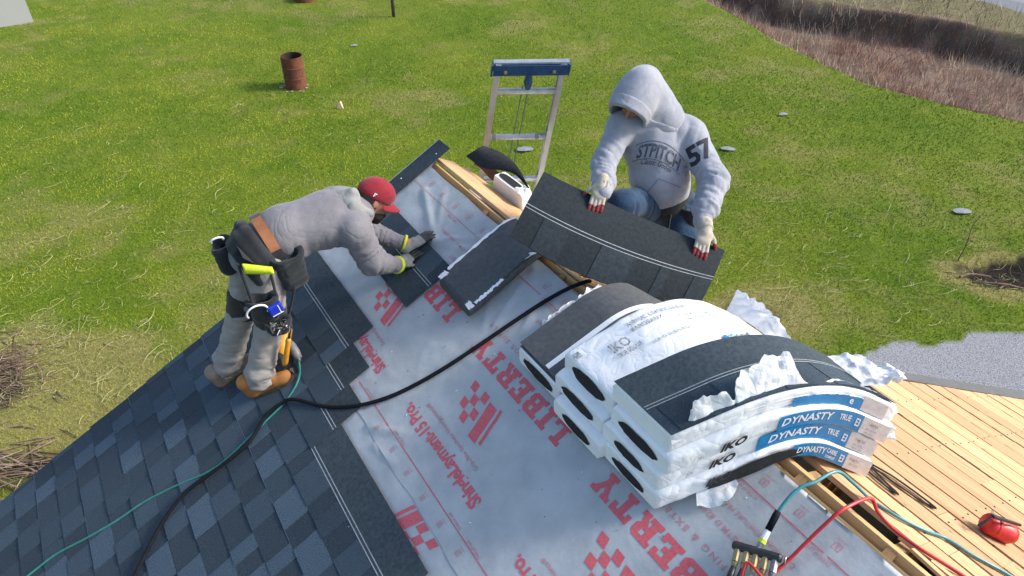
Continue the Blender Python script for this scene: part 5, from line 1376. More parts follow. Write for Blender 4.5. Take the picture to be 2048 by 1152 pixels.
# ------------------------------------------------------------------ figures: smooth implicit bodies turned into one surface each
def sdf_surface(prims, voxel, k=.02, carve=(), disp=None, pad=.03):
    """prims: ('cap', a, b, ra, rb[, k]) or ('ell', c, (rx,ry,rz), axes 3x3[, k]); returns verts, quads"""
    lo = np.full(3, 1e9); hi = -lo
    for p in prims:
        if p[0] == 'cap': pts = np.array([p[1], p[2]]); r = max(p[3], p[4])
        else: pts = np.array([p[1]]); r = max(p[2])
        lo = np.minimum(lo, pts.min(0) - r); hi = np.maximum(hi, pts.max(0) + r)
    lo -= pad; hi += pad; n = np.ceil((hi - lo) / voxel).astype(int) + 1
    F = np.full(n, .2, np.float64); ax = [lo[i] + np.arange(n[i]) * voxel for i in range(3)]
    def dist(p, X):
        if p[0] == 'cap':
            a, b = np.asarray(p[1], float), np.asarray(p[2], float); ab = b - a; l2 = ab @ ab + 1e-12
            h = np.clip(((X - a) @ ab) / l2, 0, 1); return np.linalg.norm(X - a - h[..., None] * ab, axis=-1) - (p[3] + (p[4] - p[3]) * h)
        A = np.asarray(p[3], float); q = (X - np.asarray(p[1], float)) @ A.T; rr = np.asarray(p[2], float)
        k0 = np.linalg.norm(q / rr, axis=-1); k1 = np.linalg.norm(q / (rr * rr), axis=-1); return k0 * (k0 - 1) / np.maximum(k1, 1e-9)
    def region(p, m):
        if p[0] == 'cap': pts = np.array([p[1], p[2]]); r = max(p[3], p[4])
        else: pts = np.array([p[1]]); r = max(p[2])
        i0 = np.maximum(np.floor((pts.min(0) - r - m - lo) / voxel).astype(int), 0); i1 = np.minimum(np.ceil((pts.max(0) + r + m - lo) / voxel).astype(int) + 1, n)
        return tuple(slice(a, b) for a, b in zip(i0, i1))
    def grid(sl): return np.stack(np.meshgrid(*[ax[i][sl[i]] for i in range(3)], indexing='ij'), -1)
    for p in prims:
        kk = p[-1] if (p[0] == 'cap' and len(p) > 5) or (p[0] == 'ell' and len(p) > 4) else k
        sl = region(p, .05 + kk); d = dist(p, grid(sl)); f = F[sl]
        h = np.clip(.5 + .5 * (f - d) / kk, 0, 1); F[sl] = f * (1 - h) + d * h - kk * h * (1 - h)
    for p in carve:
        kk = p[-1] if (p[0] == 'cap' and len(p) > 5) or (p[0] == 'ell' and len(p) > 4) else .008
        sl = region(p, .05); d = -dist(p, grid(sl)); f = F[sl]
        h = np.clip(.5 - .5 * (f - d) / kk, 0, 1); F[sl] = f * (1 - h) + d * h + kk * h * (1 - h)
    if disp is not None:
        near = np.abs(F) < .035; idx = np.argwhere(near); X = lo + idx * voxel; F[near] += disp(X)
    # surface nets
    S = F < 0; cn = n - 1; sumP = np.zeros((cn.prod(), 3)); cnt = np.zeros(cn.prod())
    flat = lambda ijk: (ijk[:, 0] * cn[1] + ijk[:, 1]) * cn[2] + ijk[:, 2]
    quads = []
    for a in range(3):
        s0 = [slice(None)] * 3; s1 = [slice(None)] * 3; s0[a] = slice(0, -1); s1[a] = slice(1, None)
        cr = S[tuple(s0)] != S[tuple(s1)]; E = np.argwhere(cr)
        if not len(E): continue
        e1 = E.copy(); e1[:, a] += 1; f0 = F[tuple(E.T)]; f1 = F[tuple(e1.T)]; t = f0 / (f0 - f1)
        P = E.astype(float); P[:, a] += t; b, c = (a + 1) % 3, (a + 2) % 3; ring = []
        ok = (E[:, b] > 0) & (E[:, c] > 0) & (E[:, b] < cn[b]) & (E[:, c] < cn[c])
        E, P, f0 = E[ok], P[ok], f0[ok]
        for db, dc in ((1, 1), (0, 1), (0, 0), (1, 0)):
            q = E.copy(); q[:, b] -= db; q[:, c] -= dc; fi = flat(q); np.add.at(sumP, fi, P); np.add.at(cnt, fi, 1); ring.append(fi)
        Q = np.stack(ring, -1); flip = f0 > 0; Q[flip] = Q[flip][:, ::-1]; quads.append(Q)
    Q = np.concatenate(quads); used = np.unique(Q); remap = np.zeros(cn.prod(), np.int64); remap[used] = np.arange(len(used))
    V = lo + sumP[used] / cnt[used][:, None] * voxel
    return V, remap[Q]
def smooth_verts(V, Q, it=2, lam=.5):
    for _ in range(it):
        A = np.zeros_like(V); c = np.zeros(len(V))
        for k in range(4):
            a, b = Q[:, k], Q[:, (k + 1) % 4]; np.add.at(A, a, V[b]); np.add.at(A, b, V[a]); np.add.at(c, a, 1); np.add.at(c, b, 1)
        V = V * (1 - lam) + lam * A / c[:, None]
    return V
def figure(name, prims, voxel, m, parent=None, org=(0, 0, 0), k=.02, carve=(), disp=None, it=2, attrs=None):
    V, Q = sdf_surface(prims, voxel, k, carve, disp); V = smooth_verts(V, Q, it)
    o = np_object(name, V, Q, m, parent, org=org if parent is None else world_loc(parent), attrs=attrs(V) if attrs else None)
    return o
def cap(a, b, ra, rb, *k): return ('cap', a, b, ra, rb, *k)
def ell(c, r, x, y, *k):
    x = norm(x); z = norm(np.cross(x, y)); y = np.cross(z, x); return ('ell', c, r, np.array([x, y, z]), *k)
def lerp(a, b, t): return np.asarray(a, float) * (1 - t) + np.asarray(b, float) * t

def folds(limbs, amp=.006, seed=0, fine=.0012):
    """cloth folds: irregular creases running across each limb, bunched toward one end; limbs = (a, b, spacing, weight, bunch)"""
    def f(X):
        d = (vnoise(X * 9 + seed, seed) - .5) * amp * .35 + (vnoise(X * 30 + seed, seed + 1) - .5) * fine
        for n_, (a, b, wl, wt, bu) in enumerate(limbs):
            a, b = np.asarray(a, float), np.asarray(b, float); ab = b - a; L = np.linalg.norm(ab); u = ab / L
            t = (X - a) @ u; Q = X - a - np.clip(t, 0, L)[:, None] * u; rad = np.linalg.norm(Q, axis=1)
            x = norm(np.cross(u, (.3, .5, .8))); y = np.cross(u, x); cx, cy = (Q @ x) / np.maximum(rad, .01), (Q @ y) / np.maximum(rad, .01)
            m = np.exp(-(rad / .15) ** 4) * np.clip(1 - np.maximum(-t, t - L) / .05, 0, 1)
            q = np.clip(t / L, 0, 1); prof = .3 + .9 * (bu * q ** 1.6 + (1 - bu) * (1 - q) ** 1.6) if bu >= 0 else 1.0
            nn = vnoise(np.stack([t / wl * 1.3 + cx * .6, cx * .8 + 3.1 * n_, cy * .8 + seed], -1), seed + 7 + n_)
            rg = 1 - np.abs(2 * nn - 1); rg = np.clip((rg - .52) / .48, 0, 1) ** 1.3
            d += wt * m * prof * amp * 1.7 * (rg - .3)
        return d
    return f

def hand(name, wrist, fdir, back, size, curls, spread, thumb_side, m, parent, tips=None, thumb_curl=.6, cuff=None):
    """glove with palm, four unequal bent fingers and a thumb leaving the side of the palm; fdir: wrist->knuckles, back: out of the back of the hand"""
    f = norm(fdir); bk = norm(np.asarray(back, float) - f * (np.asarray(back, float) @ f)); sd = np.cross(bk, f) * thumb_side      # toward the thumb
    S = size; w0 = np.asarray(wrist, float); pr = []; tipp = []
    pc = w0 + f * .052 * S
    pr.append(ell(pc, (.050 * S, .041 * S, .017 * S), f, sd, .012)); pr.append(ell(w0 + f * .078 * S + sd * .0, (.024 * S, .040 * S, .015 * S), f, sd, .012))
    pr.append(cap(w0 - f * .02 * S, w0 + f * .03 * S, .030 * S, .030 * S, .015)); pr.append(ell(w0 + f * .035 * S + sd * .026 * S - bk * .006 * S, (.032 * S, .017 * S, .016 * S), norm(f + sd * .5), bk, .01))
    for i, (off, ln) in enumerate(((.030, .92), (.010, 1.0), (-.010, .94), (-.029, .76))):
        p = w0 + f * .090 * S + sd * off * S - bk * .002 * S; a = 0.0; d = norm(f + sd * spread * off * 12); r = .0105 * S
        c = curls[i] if hasattr(curls, '__len__') else curls
        for j, (L, bend) in enumerate(((.042, .55), (.027, 1.0), (.021, .7))):
            a += c * bend; dd = d * math.cos(a) - bk * math.sin(a); q = p + dd * L * ln * S; pr.append(cap(p, q, r, r * .93, .004)); p = q; r *= .93
        tipp.append(p)
    p = w0 + f * .030 * S + sd * .032 * S - bk * .006 * S; d = norm(f * .75 + sd * .75 - bk * .25); r = .0125 * S; a = 0
    for L, bend in ((.034, .0), (.032, .5), (.026, .5)):
        a += bend * thumb_curl; dd = norm(d * math.cos(a) - bk * math.sin(a) * .7 + f * math.sin(a) * .5); q = p + dd * L * S; pr.append(cap(p, q, r, r * .92, .006)); p = q; r *= .93
    tipp.append(p)
    V, Q = sdf_surface(pr, .0034, .006); V = smooth_verts(V, Q, 1)
    o = np_object(name, V, Q, m if isinstance(m, list) else [m], parent, org=world_loc(parent))
    if isinstance(m, list):      # second coating on fingers / palm
        C = V[Q].mean(1); sel = tips(C, np.array(tipp), w0, f, bk, S); o.data.polygons.foreach_set('material_index', sel.astype(np.int32)); o.data.update()
    return o, tipp

# decals on cloth: flat print pressed onto the surface of a mesh
def press(name, glyphs, target, origin, ex, ey, view, m, parent, off=.0022, cut=.012):
    me = target.data; org = world_loc(target); vs = [Vector(np.array(v.co) + org) for v in me.vertices]
    bvh = BVHTree.FromPolygons(vs, [list(p.vertices) for p in me.polygons]); vd = Vector(norm(view)); origin = np.asarray(origin, float); ex = np.asarray(ex, float); ey = np.asarray(ey, float)
    def f(x, y):
        p = origin + ex * x + ey * y; hit, n, i, d = bvh.ray_cast(Vector(p) - vd * .6, vd, 1.6)
        if hit is None: return p
        return np.array(hit - vd * off)
    return lettering(name, glyphs, m, parent, f, cut=cut)

# ================= the bending worker on the shingles
LW = lambda t, a, z: Wp(t, a, z)
lf, rf = Lp(.275, 1.92, .02), Lp(.575, 1.76, .02)      # soles
pb = LW(.43, -1.65, 0); pb[2] = Lp(.43, 1.84)[2]
L_ank, R_ank = LW(.28, -1.735, -.775), LW(.565, -1.615, -.715)
L_kn, R_kn = LW(.335, -1.575, -.36), LW(.555, -1.475, -.335)
L_hip, R_hip = LW(.345, -1.43, .03), LW(.52, -1.42, .02)
pel, wst, chs, nck = LW(.43, -1.42, .075), LW(.44, -1.26, .115), LW(.45, -1.01, .125), LW(.45, -.855, .125)
L_sh, R_sh = LW(.285, -.93, .115), LW(.612, -.935, .115)
L_el, R_el = LW(.335, -.765, -.115), LW(.625, -.865, -.115)
L_wr, R_wr = LW(.455, -.575, -.195), LW(.54, -.675, -.262)
hd = LW(.45, -.742, .165)
hf = norm(W * .72 - Z * .62 - U * .25); hu = norm(W * .62 + Z * .75); hu = norm(hu - hf * (hu @ hf)); hs_ = np.cross(hf, hu)       # face, crown, side(right)
def head_prims(c, f, u, s):
    return [ell(c + f * -.008 + u * .025, (.098, .078, .098), f, s, .02), ell(c + f * .035 - u * .05, (.060, .056, .062), f, s, .03), cap(c + f * .055 - u * .085, c + f * .062 - u * .095, .026, .024, .02),
            cap(c + f * .095 + u * .008, c + f * .112 - u * .026, .010, .014, .01), cap(c + f * .088 + s * .03 + u * .026, c + f * .088 - s * .03 + u * .026, .010, .010, .012), cap(c + f * .088 - u * .062 + s * .018, c + f * .088 - u * .062 - s * .018, .007, .007, .008), cap(c + f * .086 - u * .073 + s * .014, c + f * .086 - u * .073 - s * .014, .008, .008, .008),
            ell(c + s * .076 - u * .006 - f * .005, (.020, .008, .032), norm(f - s * .5), s, .006), ell(c - s * .076 - u * .006 - f * .005, (.020, .008, .032), norm(f + s * .5), s, .006)]
body = head_prims(hd, hf, hu, hs_) + [cap(hd - hf * .02 - hu * .06, nck, .056, .062), cap(nck, chs, .07, .12), cap(chs, wst, .13, .115), cap(wst, pel, .115, .13), cap(L_sh, R_sh, .06, .06),
    cap(pel, L_hip, .10, .095), cap(pel, R_hip, .10, .095), cap(L_hip, L_kn, .085, .058), cap(R_hip, R_kn, .085, .058), cap(L_kn, L_ank, .056, .042), cap(R_kn, R_ank, .056, .042), cap(L_ank, L_ank + W * .12 - Z * .05, .038, .03), cap(R_ank, R_ank + W * .12 - Z * .05, .038, .03),
    cap(L_sh, L_el, .052, .042), cap(R_sh, R_el, .052, .042), cap(L_el, L_wr, .042, .030), cap(R_el, R_wr, .042, .030), cap(L_wr, Lp(.472, .545, .055), .030, .022), cap(R_wr, Lp(.525, .665, .055), .030, .022)]
man1 = figure('person', body, .0085, M['skin'], None, org=pb, k=.03, carve=[ell(hd + hf * .088 + hu * .006 + hs_ * .03, (.016, .018, .010), hf, hs_, .008), ell(hd + hf * .088 + hu * .006 - hs_ * .03, (.016, .018, .010), hf, hs_, .008)])
tag(man1, 'person in a maroon cap and grey sweatshirt bending over to press a shingle down', 'person')
for e in (-1, 1):
    b = MB(); b.ell(hd + hf * .078 + hu * .006 + hs_ * .031 * e, hf * .012, hs_ * .012, hu * .012, 10, 7); b.build('eye', M['eye'], man1, smooth=True)
figure('beard', [ell(hd + hf * .042 - hu * .066, (.062, .064, .048), hf, hs_), cap(hd + hf * .06 - hu * .10, hd + hf * .075 - hu * .098, .028, .026), cap(hd + hs_ * .066 - hu * .05, hd + hs_ * .07 + hu * .015, .014, .010), cap(hd - hs_ * .066 - hu * .05, hd - hs_ * .07 + hu * .015, .014, .010), cap(hd + hf * .098 - hu * .05 + hs_ * .02, hd + hf * .098 - hu * .05 - hs_ * .02, .007, .007)], .006, M['hair'], man1, k=.015,
       carve=[ell(hd + hf * .105 - hu * .066, (.022, .022, .007), hf, hs_, .005), ell(hd + hf * .10 + hu * .01, (.055, .075, .045), hf, hs_, .01)])
b = MB(); b.ell(hd + hf * .094 - hu * .0665, hf * .006, hs_ * .020, hu * .005, 10, 6); b.build('mouth', M['lip'], man1, smooth=True)
figure('hair', [ell(hd - hf * .022 + hu * .012, (.092, .081, .085), hf, hs_)], .008, M['hair'], man1, carve=[ell(hd + hf * .10 - hu * .02, (.11, .12, .12), hf, hs_, .01)])
# cap: crown and brim
cpu = norm(hu * .97 - hf * .08)
figure('cap', [ell(hd - hf * .004 + hu * .050, (.103, .082, .078), hf, hs_), ell(hd - hf * .02 + hu * .03, (.094, .083, .055), hf, hs_)], .006, M['cap'], man1, k=.02, carve=[ell(hd + hf * .0 - hu * .045, (.20, .16, .072), hf, hs_, .004)], disp=lambda X: np.full(len(X), -.003))
b = MB()
def brim(a, v):
    an = (a - .5) * 2.5; r = .094 + .072 * v * math.cos(an * .62); p = hd + hu * (.034 - .018 * v - .030 * abs(math.sin(an)) ** 2) + hf * (math.cos(an) * r * .98 + .004) + hs_ * math.sin(an) * (.083 + .008 * v)
    return p, hu
b.slab(brim, 20, 5, .004); b.build('cap_brim', M['cap'], man1, smooth=True)
b = MB(); b.lathe([(0, .008), (.008, .005), (.010, 0)], hd + hu * .127 - hf * .004, hu, 10); b.build('cap_button', M['cap'], man1)
V, F = text2d('F', 1, .03); 
b = MB(); q0 = hd + hs_ * .0855 + hu * .030 - hf * .045
for (x0_, y0_, x1_, y1_) in ((0, 0, .005, .022), (.006, .017, .016, .022), (.006, .008, .013, .012)): b.box(q0 + hf * (x0_ + x1_) / 2 + hu * (y0_ + y1_) / 2, hf * (x1_ - x0_), hu * (y1_ - y0_), hs_ * .003)
b.build('cap_logo', M['ink_white'], man1)
# sweatshirt
sw = [cap(nck + Z * .0, chs, .085, .150), cap(chs, wst, .155, .150), cap(wst, pel - Z * .03, .150, .150), cap(pel - Z * .03, lerp(R_hip, L_hip, .5) + W * .01, .148, .135), ell(LW(.45, -1.0, .135), (.24, .185, .12), W, U, .05), cap(L_sh, R_sh, .095, .095), cap(L_sh, L_el, .092, .076), cap(R_sh, R_el, .092, .078), cap(L_el, lerp(L_el, L_wr, .88), .074, .046), cap(R_el, lerp(R_el, R_wr, .88), .076, .048)]
hoodie1 = figure('sweatshirt', sw, .0075, M['hoodie_dark'], man1, k=.035,
    disp=folds([(R_sh, R_el, .036, .7, 1), (R_el, R_wr, .030, .8, 0), (L_sh, L_el, .036, .7, 1), (L_el, L_wr, .030, .7, 0), (chs - Z * .08, pel - Z * .05, .075, 1.0, .6), (LW(.6, -1.0, -.02), LW(.55, -1.35, .0), .06, .9, .5)], .0125, 3, .003))
# bunched hood on the shoulders
hp = []
for k in range(9):
    a = -1.5 + 3.0 * k / 8; hp.append(nck + Z * .055 - W * .030 + (-W * .62 + Z * .55) * .085 * math.cos(a) + U * -.110 * math.sin(a))
pr = [cap(p, q, .034, .034) for p, q in zip(hp[:-1], hp[1:])] + [ell(nck - W * .075 + Z * .088, (.105, .125, .050), W + Z * .25, U, .03), cap(nck - W * .15 + Z * .08 + U * .05, nck - W * .02 + Z * .14 - U * .04, .028, .034), cap(nck - W * .05 + Z * .10 - U * .10, nck + W * .035 + Z * .03 - U * .105, .032, .028)]
figure('hood', pr, .0075, M['hood_inner'], man1, k=.022, disp=folds([(nck - W * .15 + U * .1, nck - W * .1 - U * .12, .045, 1.3, -1)], .010, 8))
b = MB(); cu_ = lambda w_, e_: [lerp(e_, w_, q) for q in (.90, .965)]
for wr, el_ in ((L_wr, L_el), (R_wr, R_el)): b2 = MB(); p, q = cu_(wr, el_); b2.tube([p, q], [.055, .053], 18); b2.build('wrist_band', M['hivis'], man1, smooth=True)
# trousers
tr_ = [cap(pel - W * .02 - Z * .02, R_hip, .125, .122), cap(pel - W * .02 - Z * .02, L_hip, .125, .122), cap(R_hip, R_kn, .110, .082), cap(L_hip, L_kn, .110, .082), cap(R_kn, R_ank + Z * .03, .080, .074), cap(L_kn, L_ank + Z * .03, .080, .074), cap(R_ank + Z * .07, R_ank - Z * .02, .080, .078), cap(L_ank + Z * .07, L_ank - Z * .02, .080, .078)]
figure('trousers', tr_, .0085, M['pants'], man1, k=.025, carve=[ell(q - Z * .300, (.3, .3, .30), W, U, .004) for q in (R_ank, L_ank)], disp=folds([(R_kn, R_ank, .036, .9, 1), (L_kn, L_ank, .036, .9, 1), (R_hip, R_kn, .06, .5, 1), (L_hip, L_kn, .08, .7, 1)], .0125, 5, .003))
for kn, hp_, an in ((R_kn, R_hip, R_ank), (L_kn, L_hip, L_ank)):
    figure('knee_patch', [cap(lerp(kn, hp_, .30), lerp(kn, an, .02), .096, .0885)], .009, M['knee_dark'], man1, k=.02, carve=[ell(lerp(kn, hp_, .28) + norm(hp_ - kn) * .2, (.2, .3, .3), norm(hp_ - kn), U, .004), ell(lerp(kn, an, .02) + norm(an - kn) * .2, (.2, .3, .3), norm(an - kn), U, .004)], disp=folds([(hp_, kn, .06, .6, -1)], .006, 6))
# boots
def boot(sole_c, toe, side, m, parent):
    t_ = norm(toe); up = NL; s_ = np.cross(up, t_); c = np.asarray(sole_c)
    o = figure('boot', [cap(c - t_ * .085 + up * .05, c - t_ * .075 + up * .13, .046, .050), cap(c - t_ * .08 + up * .045, c + t_ * .06 + up * .045, .042, .044), ell(c + t_ * .105 + up * .045, (.062, .048, .040), t_, s_), cap(c - t_ * .03 + up * .085, c + t_ * .06 + up * .065, .040, .036)], .006, m, parent, k=.02, carve=[ell(c - up * .2 + t_ * .0, (.6, .6, .222), t_, s_, .004)])
    b = MB(); out = []
    for a in np.linspace(0, 2 * math.pi, 26, endpoint=False):
        x = math.cos(a); out.append(c + t_ * (.02 + .155 * x) + s_ * (.050 + .006 * x) * math.copysign(abs(math.sin(a)) ** .7, math.sin(a)))
    nn = len(out); b.add([p - up * .004 for p in out] + [p + up * .026 for p in out], [tuple(range(nn - 1, -1, -1)), tuple(range(nn, 2 * nn))] + [(i, (i + 1) % nn, nn + (i + 1) % nn, nn + i) for i in range(nn)]); b.build('sole', M['sole'], o)
    b = MB()
    for k in range(4): q = c + t_ * (.075 - .034 * k) + up * (.094 + .012 * k); b.tube([q - s_ * .034 - up * .016, q + up * .012, q + s_ * .034 - up * .016], .0032, 5)
    b.build('lace', M['lace'], o); return o
boot(Lp(.575, 1.755, .020), Lp(.600, 1.594) - Lp(.478, 1.878), 1, M['boot'], man1)
boot(Lp(.29, 1.895, .020), Lp(.30, 1.70) - Lp(.265, 2.0), 1, M['boot_dark'], man1)
# gloves pressed on the shingle
dark_palm = lambda C, T, w0, f, bk, S: (((C - w0) @ f > .082 * S) | ((C - w0) @ bk < -.006 * S)).astype(int)
hand('glove', Lp(.475, .60, .075), Lp(.462, .47, .045) - Lp(.475, .60, .075), NL * .9 + W * .2, 1.12, (.30, .22, .28, .36), .35, 1, [M['glove_grey'], M['glove_black']], man1, dark_palm)
hand('glove', Lp(.533, .725, .07), Lp(.507, .60, .045) - Lp(.533, .725, .07), NL * .95 - U * .2, 1.12, (.16, .28, .34, .42), .35, -1, [M['glove_grey'], M['glove_black']], man1, dark_palm)
# belt, pouches and tools
bc = lerp(pel, wst, .42); bd = norm(wst - pel); bx_ = norm(np.cross(bd, U)); 
def belt_pt(a, r=.165): return bc + U * -r * math.cos(a) * 1.02 + bx_ * r * .93 * math.sin(a)
if bx_[2] < 0: bx_ = -bx_
for nm_, m_, a0_, a1_ in (('belt', 'leather', .08, .52), ('belt_webbing', 'canvas', .525, 2.075)):
    b = MB()
    b.slab(lambda q, v: (belt_pt((a0_ + (a1_ - a0_) * q) * math.pi, .172) + bd * (.028 - .056 * v), norm(belt_pt((a0_ + (a1_ - a0_) * q) * math.pi) - bc)), 36, 2, .006); b.build(nm_, M[m_], man1)
pd = [belt_pt(a * math.pi, .168) - bd * (.05 + .03 * math.sin(a * 2)) - Z * .02 for a in np.linspace(-.30, .70, 12)]
figure('belt_pad', [cap(p, q, .026, .026) for p, q in zip(pd[:-1], pd[1:])] + [cap(p - bd * .045 - Z * .02, q - bd * .045 - Z * .02, .028, .028) for p, q in zip(pd[:9], pd[1:10])] + [cap(p - bd * .085 - Z * .048, q - bd * .085 - Z * .048, .022, .022) for p, q in zip(pd[2:9], pd[3:10])], .007, M['canvas'], man1, k=.035, disp=folds([(pd[0], pd[-1], .05, .5, -1)], .005, 31))
def pouch(c, out, dn, w, d, h, m, name):
    out = norm(out); dn = norm(dn - out * (dn @ out)); sd = np.cross(out, dn); c = np.asarray(c, float) + out * d * .5; r = d * .5; e = w * .5 - r
    a0, a1 = c + dn * r * .3 - sd * e, c + dn * r * .3 + sd * e; b0, b1 = c + dn * (h - r) - sd * e * .72 - out * d * .1, c + dn * (h - r) + sd * e * .72 - out * d * .1
    pr = [cap(a0, a1, r, r), cap(b0, b1, r * .8, r * .8), cap(a0, b0, r, r * .8), cap(a1, b1, r, r * .8), ell(lerp(lerp(a0, a1, .5), lerp(b0, b1, .5), .5), (h * .42, w * .40, r * .95), dn, sd)]
    o = figure(name, pr, .0065, m, man1, k=.03, carve=[ell(c - dn * .19 + out * .02, (.20, w * 1.2, d * 2.5), norm(dn - out * .25), sd, .004), cap(a0 + sd * .012, a1 - sd * .012, r * .66, r * .66, .006), cap(lerp(a0, b0, .4), lerp(a1, b1, .4), r * .55, r * .55, .008)], disp=folds([(a0, b0, .05, .6, -1)], .006, 9))
    b = MB()
    rim = [c + dn * (.010 + .012 * math.cos(an)) + sd * (e + r * .9) * math.sin(an) + out * r * .92 * math.cos(an) for an in np.linspace(-1.7, 1.7, 18)]
    b.tube(rim, .0042, 6); b.build('rim', M['knee_dark'], o, smooth=True); return o
DN = -Z
pouch(LW(.575, -1.325, .105), -U * .95 + W * .1, DN + W * .10, .175, .09, .235, M['canvas'], 'tool_pouch')
pouch(LW(.61, -1.49, -.085), -U * .95 - W * .25, DN + W * .02, .16, .085, .17, M['canvas'], 'tool_pouch')
pouch(LW(.64, -1.45, -.245), -U * .95 - W * .15, DN, .14, .075, .10, M['canvas'], 'nail_pouch')
pouch(LW(.36, -1.535, .115), -W * .9 + U * .25, DN - W * .2, .17, .095, .19, M['canvas'], 'tool_pouch')
b = MB(); b.slab(lambda q, v: (LW(.575 - .16 * q, -1.53 + .09 * v, .155 - .10 * v + .02 * math.sin(q * 3)) - U * .045, norm(-U - W + Z)), 6, 6, .012); b.build('hip_pad', M['canvas'], man1)
b = MB(); b.slab(lambda q, v: (LW(.545 + .065 * q, -1.545 + .125 * q - .0 * v, .125 - .03 * q - .062 * v * (1 - .3 * q)) - U * .016 * math.sin(v * 3) - U * .075, norm(-U - W * .6 + Z * .5)), 12, 5, .016); b.build('hi_vis_pocket', M['hivis'], man1, smooth=True)
b = MB()
for p, q in ((LW(.60, -1.56, .12), LW(.665, -1.55, -.16)), (LW(.62, -1.42, .06), LW(.70, -1.44, -.20)), (LW(.61, -1.26, .06), LW(.66, -1.40, -.28))): b.tube(smooth_path([p, lerp(p, q, .5) - U * .02, q], 5), .008, 6)
b.build('strap', M['canvas'], man1)
for c, rx, rz in ((LW(.40, -1.60, .165), .032, .022), (LW(.70, -1.545, -.135), .055, .05)):
    b = MB(); b.tube([c + W * rx * math.cos(a) - U * .012 * math.sin(a) + Z * rz * math.sin(a) for a in np.linspace(-.4, 3.6, 14)], .0055, 6); b.build('hammer_loop', M['ink_white'], man1, smooth=True)
tm = thing('tape_measure', 'blue tape measure clipped in the black tool pouch', 'tape measure', LW(.70, -1.455, -.145))
c = LW(.705, -1.455, -.145); q1, q2, q3 = norm(W * .9 + Z * .2), norm(Z * .95 - W * .2), -U
b = MB(); b.box(c, q1 * .075, q2 * .062, q3 * .034); bmv = b.build('case', M['blue_tape'], tm); bv = bmv.modifiers.new('bevel', 'BEVEL'); bv.width = .009; bv.segments = 3
b = MB(); b.box(c + q1 * .018 + q3 * .0185, q1 * .004, q2 * .05, q3 * .002); b.box(c - q2 * .028 + q3 * .0185, q1 * .06, q2 * .004, q3 * .002); b.build('trim', M['ink_white'], tm)
pbx = thing('pry_tool', 'tool with a yellow handle hanging down from the black pouch', 'hand tool', LW(.70, -1.50, -.42))
b = MB(); p, q = LW(.675, -1.42, -.39), LW(.66, -1.475, -.575); d = norm(q - p); b.tube([p, p + d * .02, lerp(p, q, .5), q - d * .02, q], [.011, .015, .0155, .017, .012], 10); b.build('handle', M['yellow'], pbx, smooth=True)
b = MB(); b.tube([p - d * .13, p - d * .02, p + d * .01], [.005, .007, .010], 8); b.build('shaft', M['black_pl'], pbx)
b = MB(); g = random.Random(3)
for _ in range(34):
    c = LW(.685 + g.uniform(-.03, .03), -1.46 + g.uniform(-.045, .045), -.262 + g.uniform(-.03, .02)) - U * .03; e = np.array([g.gauss(0, 1), g.gauss(0, 1), g.gauss(0, 1)]); e = norm(e); b.tube([c - e * .016, c + e * .016], g.uniform(.002, .005), 5, g.choice([0, 0, 1]))
o = b.build('nails', [M['steel'], M['black_pl']], None); tag(o, kind='stuff')

# ================= the hooded worker behind the ridge
A_ = np.array
nk2, ch2, ws2, hm2, pl2 = A_((.800, 3.625, 5.700)), A_((.812, 3.600, 5.560)), A_((.838, 3.560, 5.400)), A_((.868, 3.545, 5.315)), A_((.885, 3.560, 5.235))
R_s2, L_s2 = A_((.600, 3.575, 5.690)), A_((.985, 3.600, 5.625))
R_e2, L_e2 = A_((.492, 3.395, 5.560)), A_((1.090, 3.350, 5.475))
R_w2, L_w2 = A_((.475, 3.205, 5.500)), A_((1.000, 3.150, 5.362))
R_h2, L_h2 = A_((.790, 3.520, 5.235)), A_((.965, 3.535, 5.205))
R_k2, L_k2 = A_((.600, 3.30, 5.360)), A_((1.000, 3.330, 4.985))
R_a2 = A_((.560, 3.30, 5.03)); L_a2 = A_((1.020, 3.46, 4.60))
h2 = A_((.662, 3.572, 5.862)); f2 = norm(A_((-.47, -.66, -.58))); u2 = norm(A_((.10, -.42, .88))); u2 = norm(u2 - f2 * (u2 @ f2)); s2_ = np.cross(f2, u2)
pb2 = L_a2 * [1, 1, 0] + Z * 4.38
body = head_prims(h2, f2, u2, s2_) + [cap(h2 - f2 * .03 - u2 * .05, nk2, .056, .062), cap(nk2, ch2, .07, .12), cap(ch2, ws2, .125, .115), cap(ws2, pl2, .115, .125), cap(R_s2, L_s2, .06, .06), cap(pl2, R_h2, .1, .095), cap(pl2, L_h2, .1, .095),
    cap(R_h2, R_k2, .085, .058), cap(L_h2, L_k2, .085, .058), cap(R_k2, R_a2, .056, .042), cap(L_k2, L_a2, .056, .042), cap(R_a2, R_a2 + A_((-.05, -.11, -.06)), .036, .03), cap(L_a2, L_a2 + A_((-.03, -.12, -.06)), .036, .03),
    cap(R_s2, R_e2, .052, .042), cap(L_s2, L_e2, .052, .042), cap(R_e2, R_w2, .042, .03), cap(L_e2, L_w2, .042, .03), cap(R_w2, lerp(R_w2, A_((.452, 3.135, 5.455)), .5), .028, .020), cap(L_w2, lerp(L_w2, A_((.975, 3.08, 5.318)), .5), .028, .020)]
man2 = figure('person', body, .0085, M['skin'], None, org=pb2, k=.03); tag(man2, 'person in a light grey hooded sweatshirt numbered 57 holding up a shingle', 'person')
figure('beard', [ell(h2 + f2 * .034 - u2 * .088, (.050, .052, .028), f2, s2_)], .006, M['hair'], man2)
b = MB(); b.ell(h2 + f2 * .094 - u2 * .0665, f2 * .006, s2_ * .020, u2 * .005, 10, 6); b.build('mouth', M['lip'], man2, smooth=True)
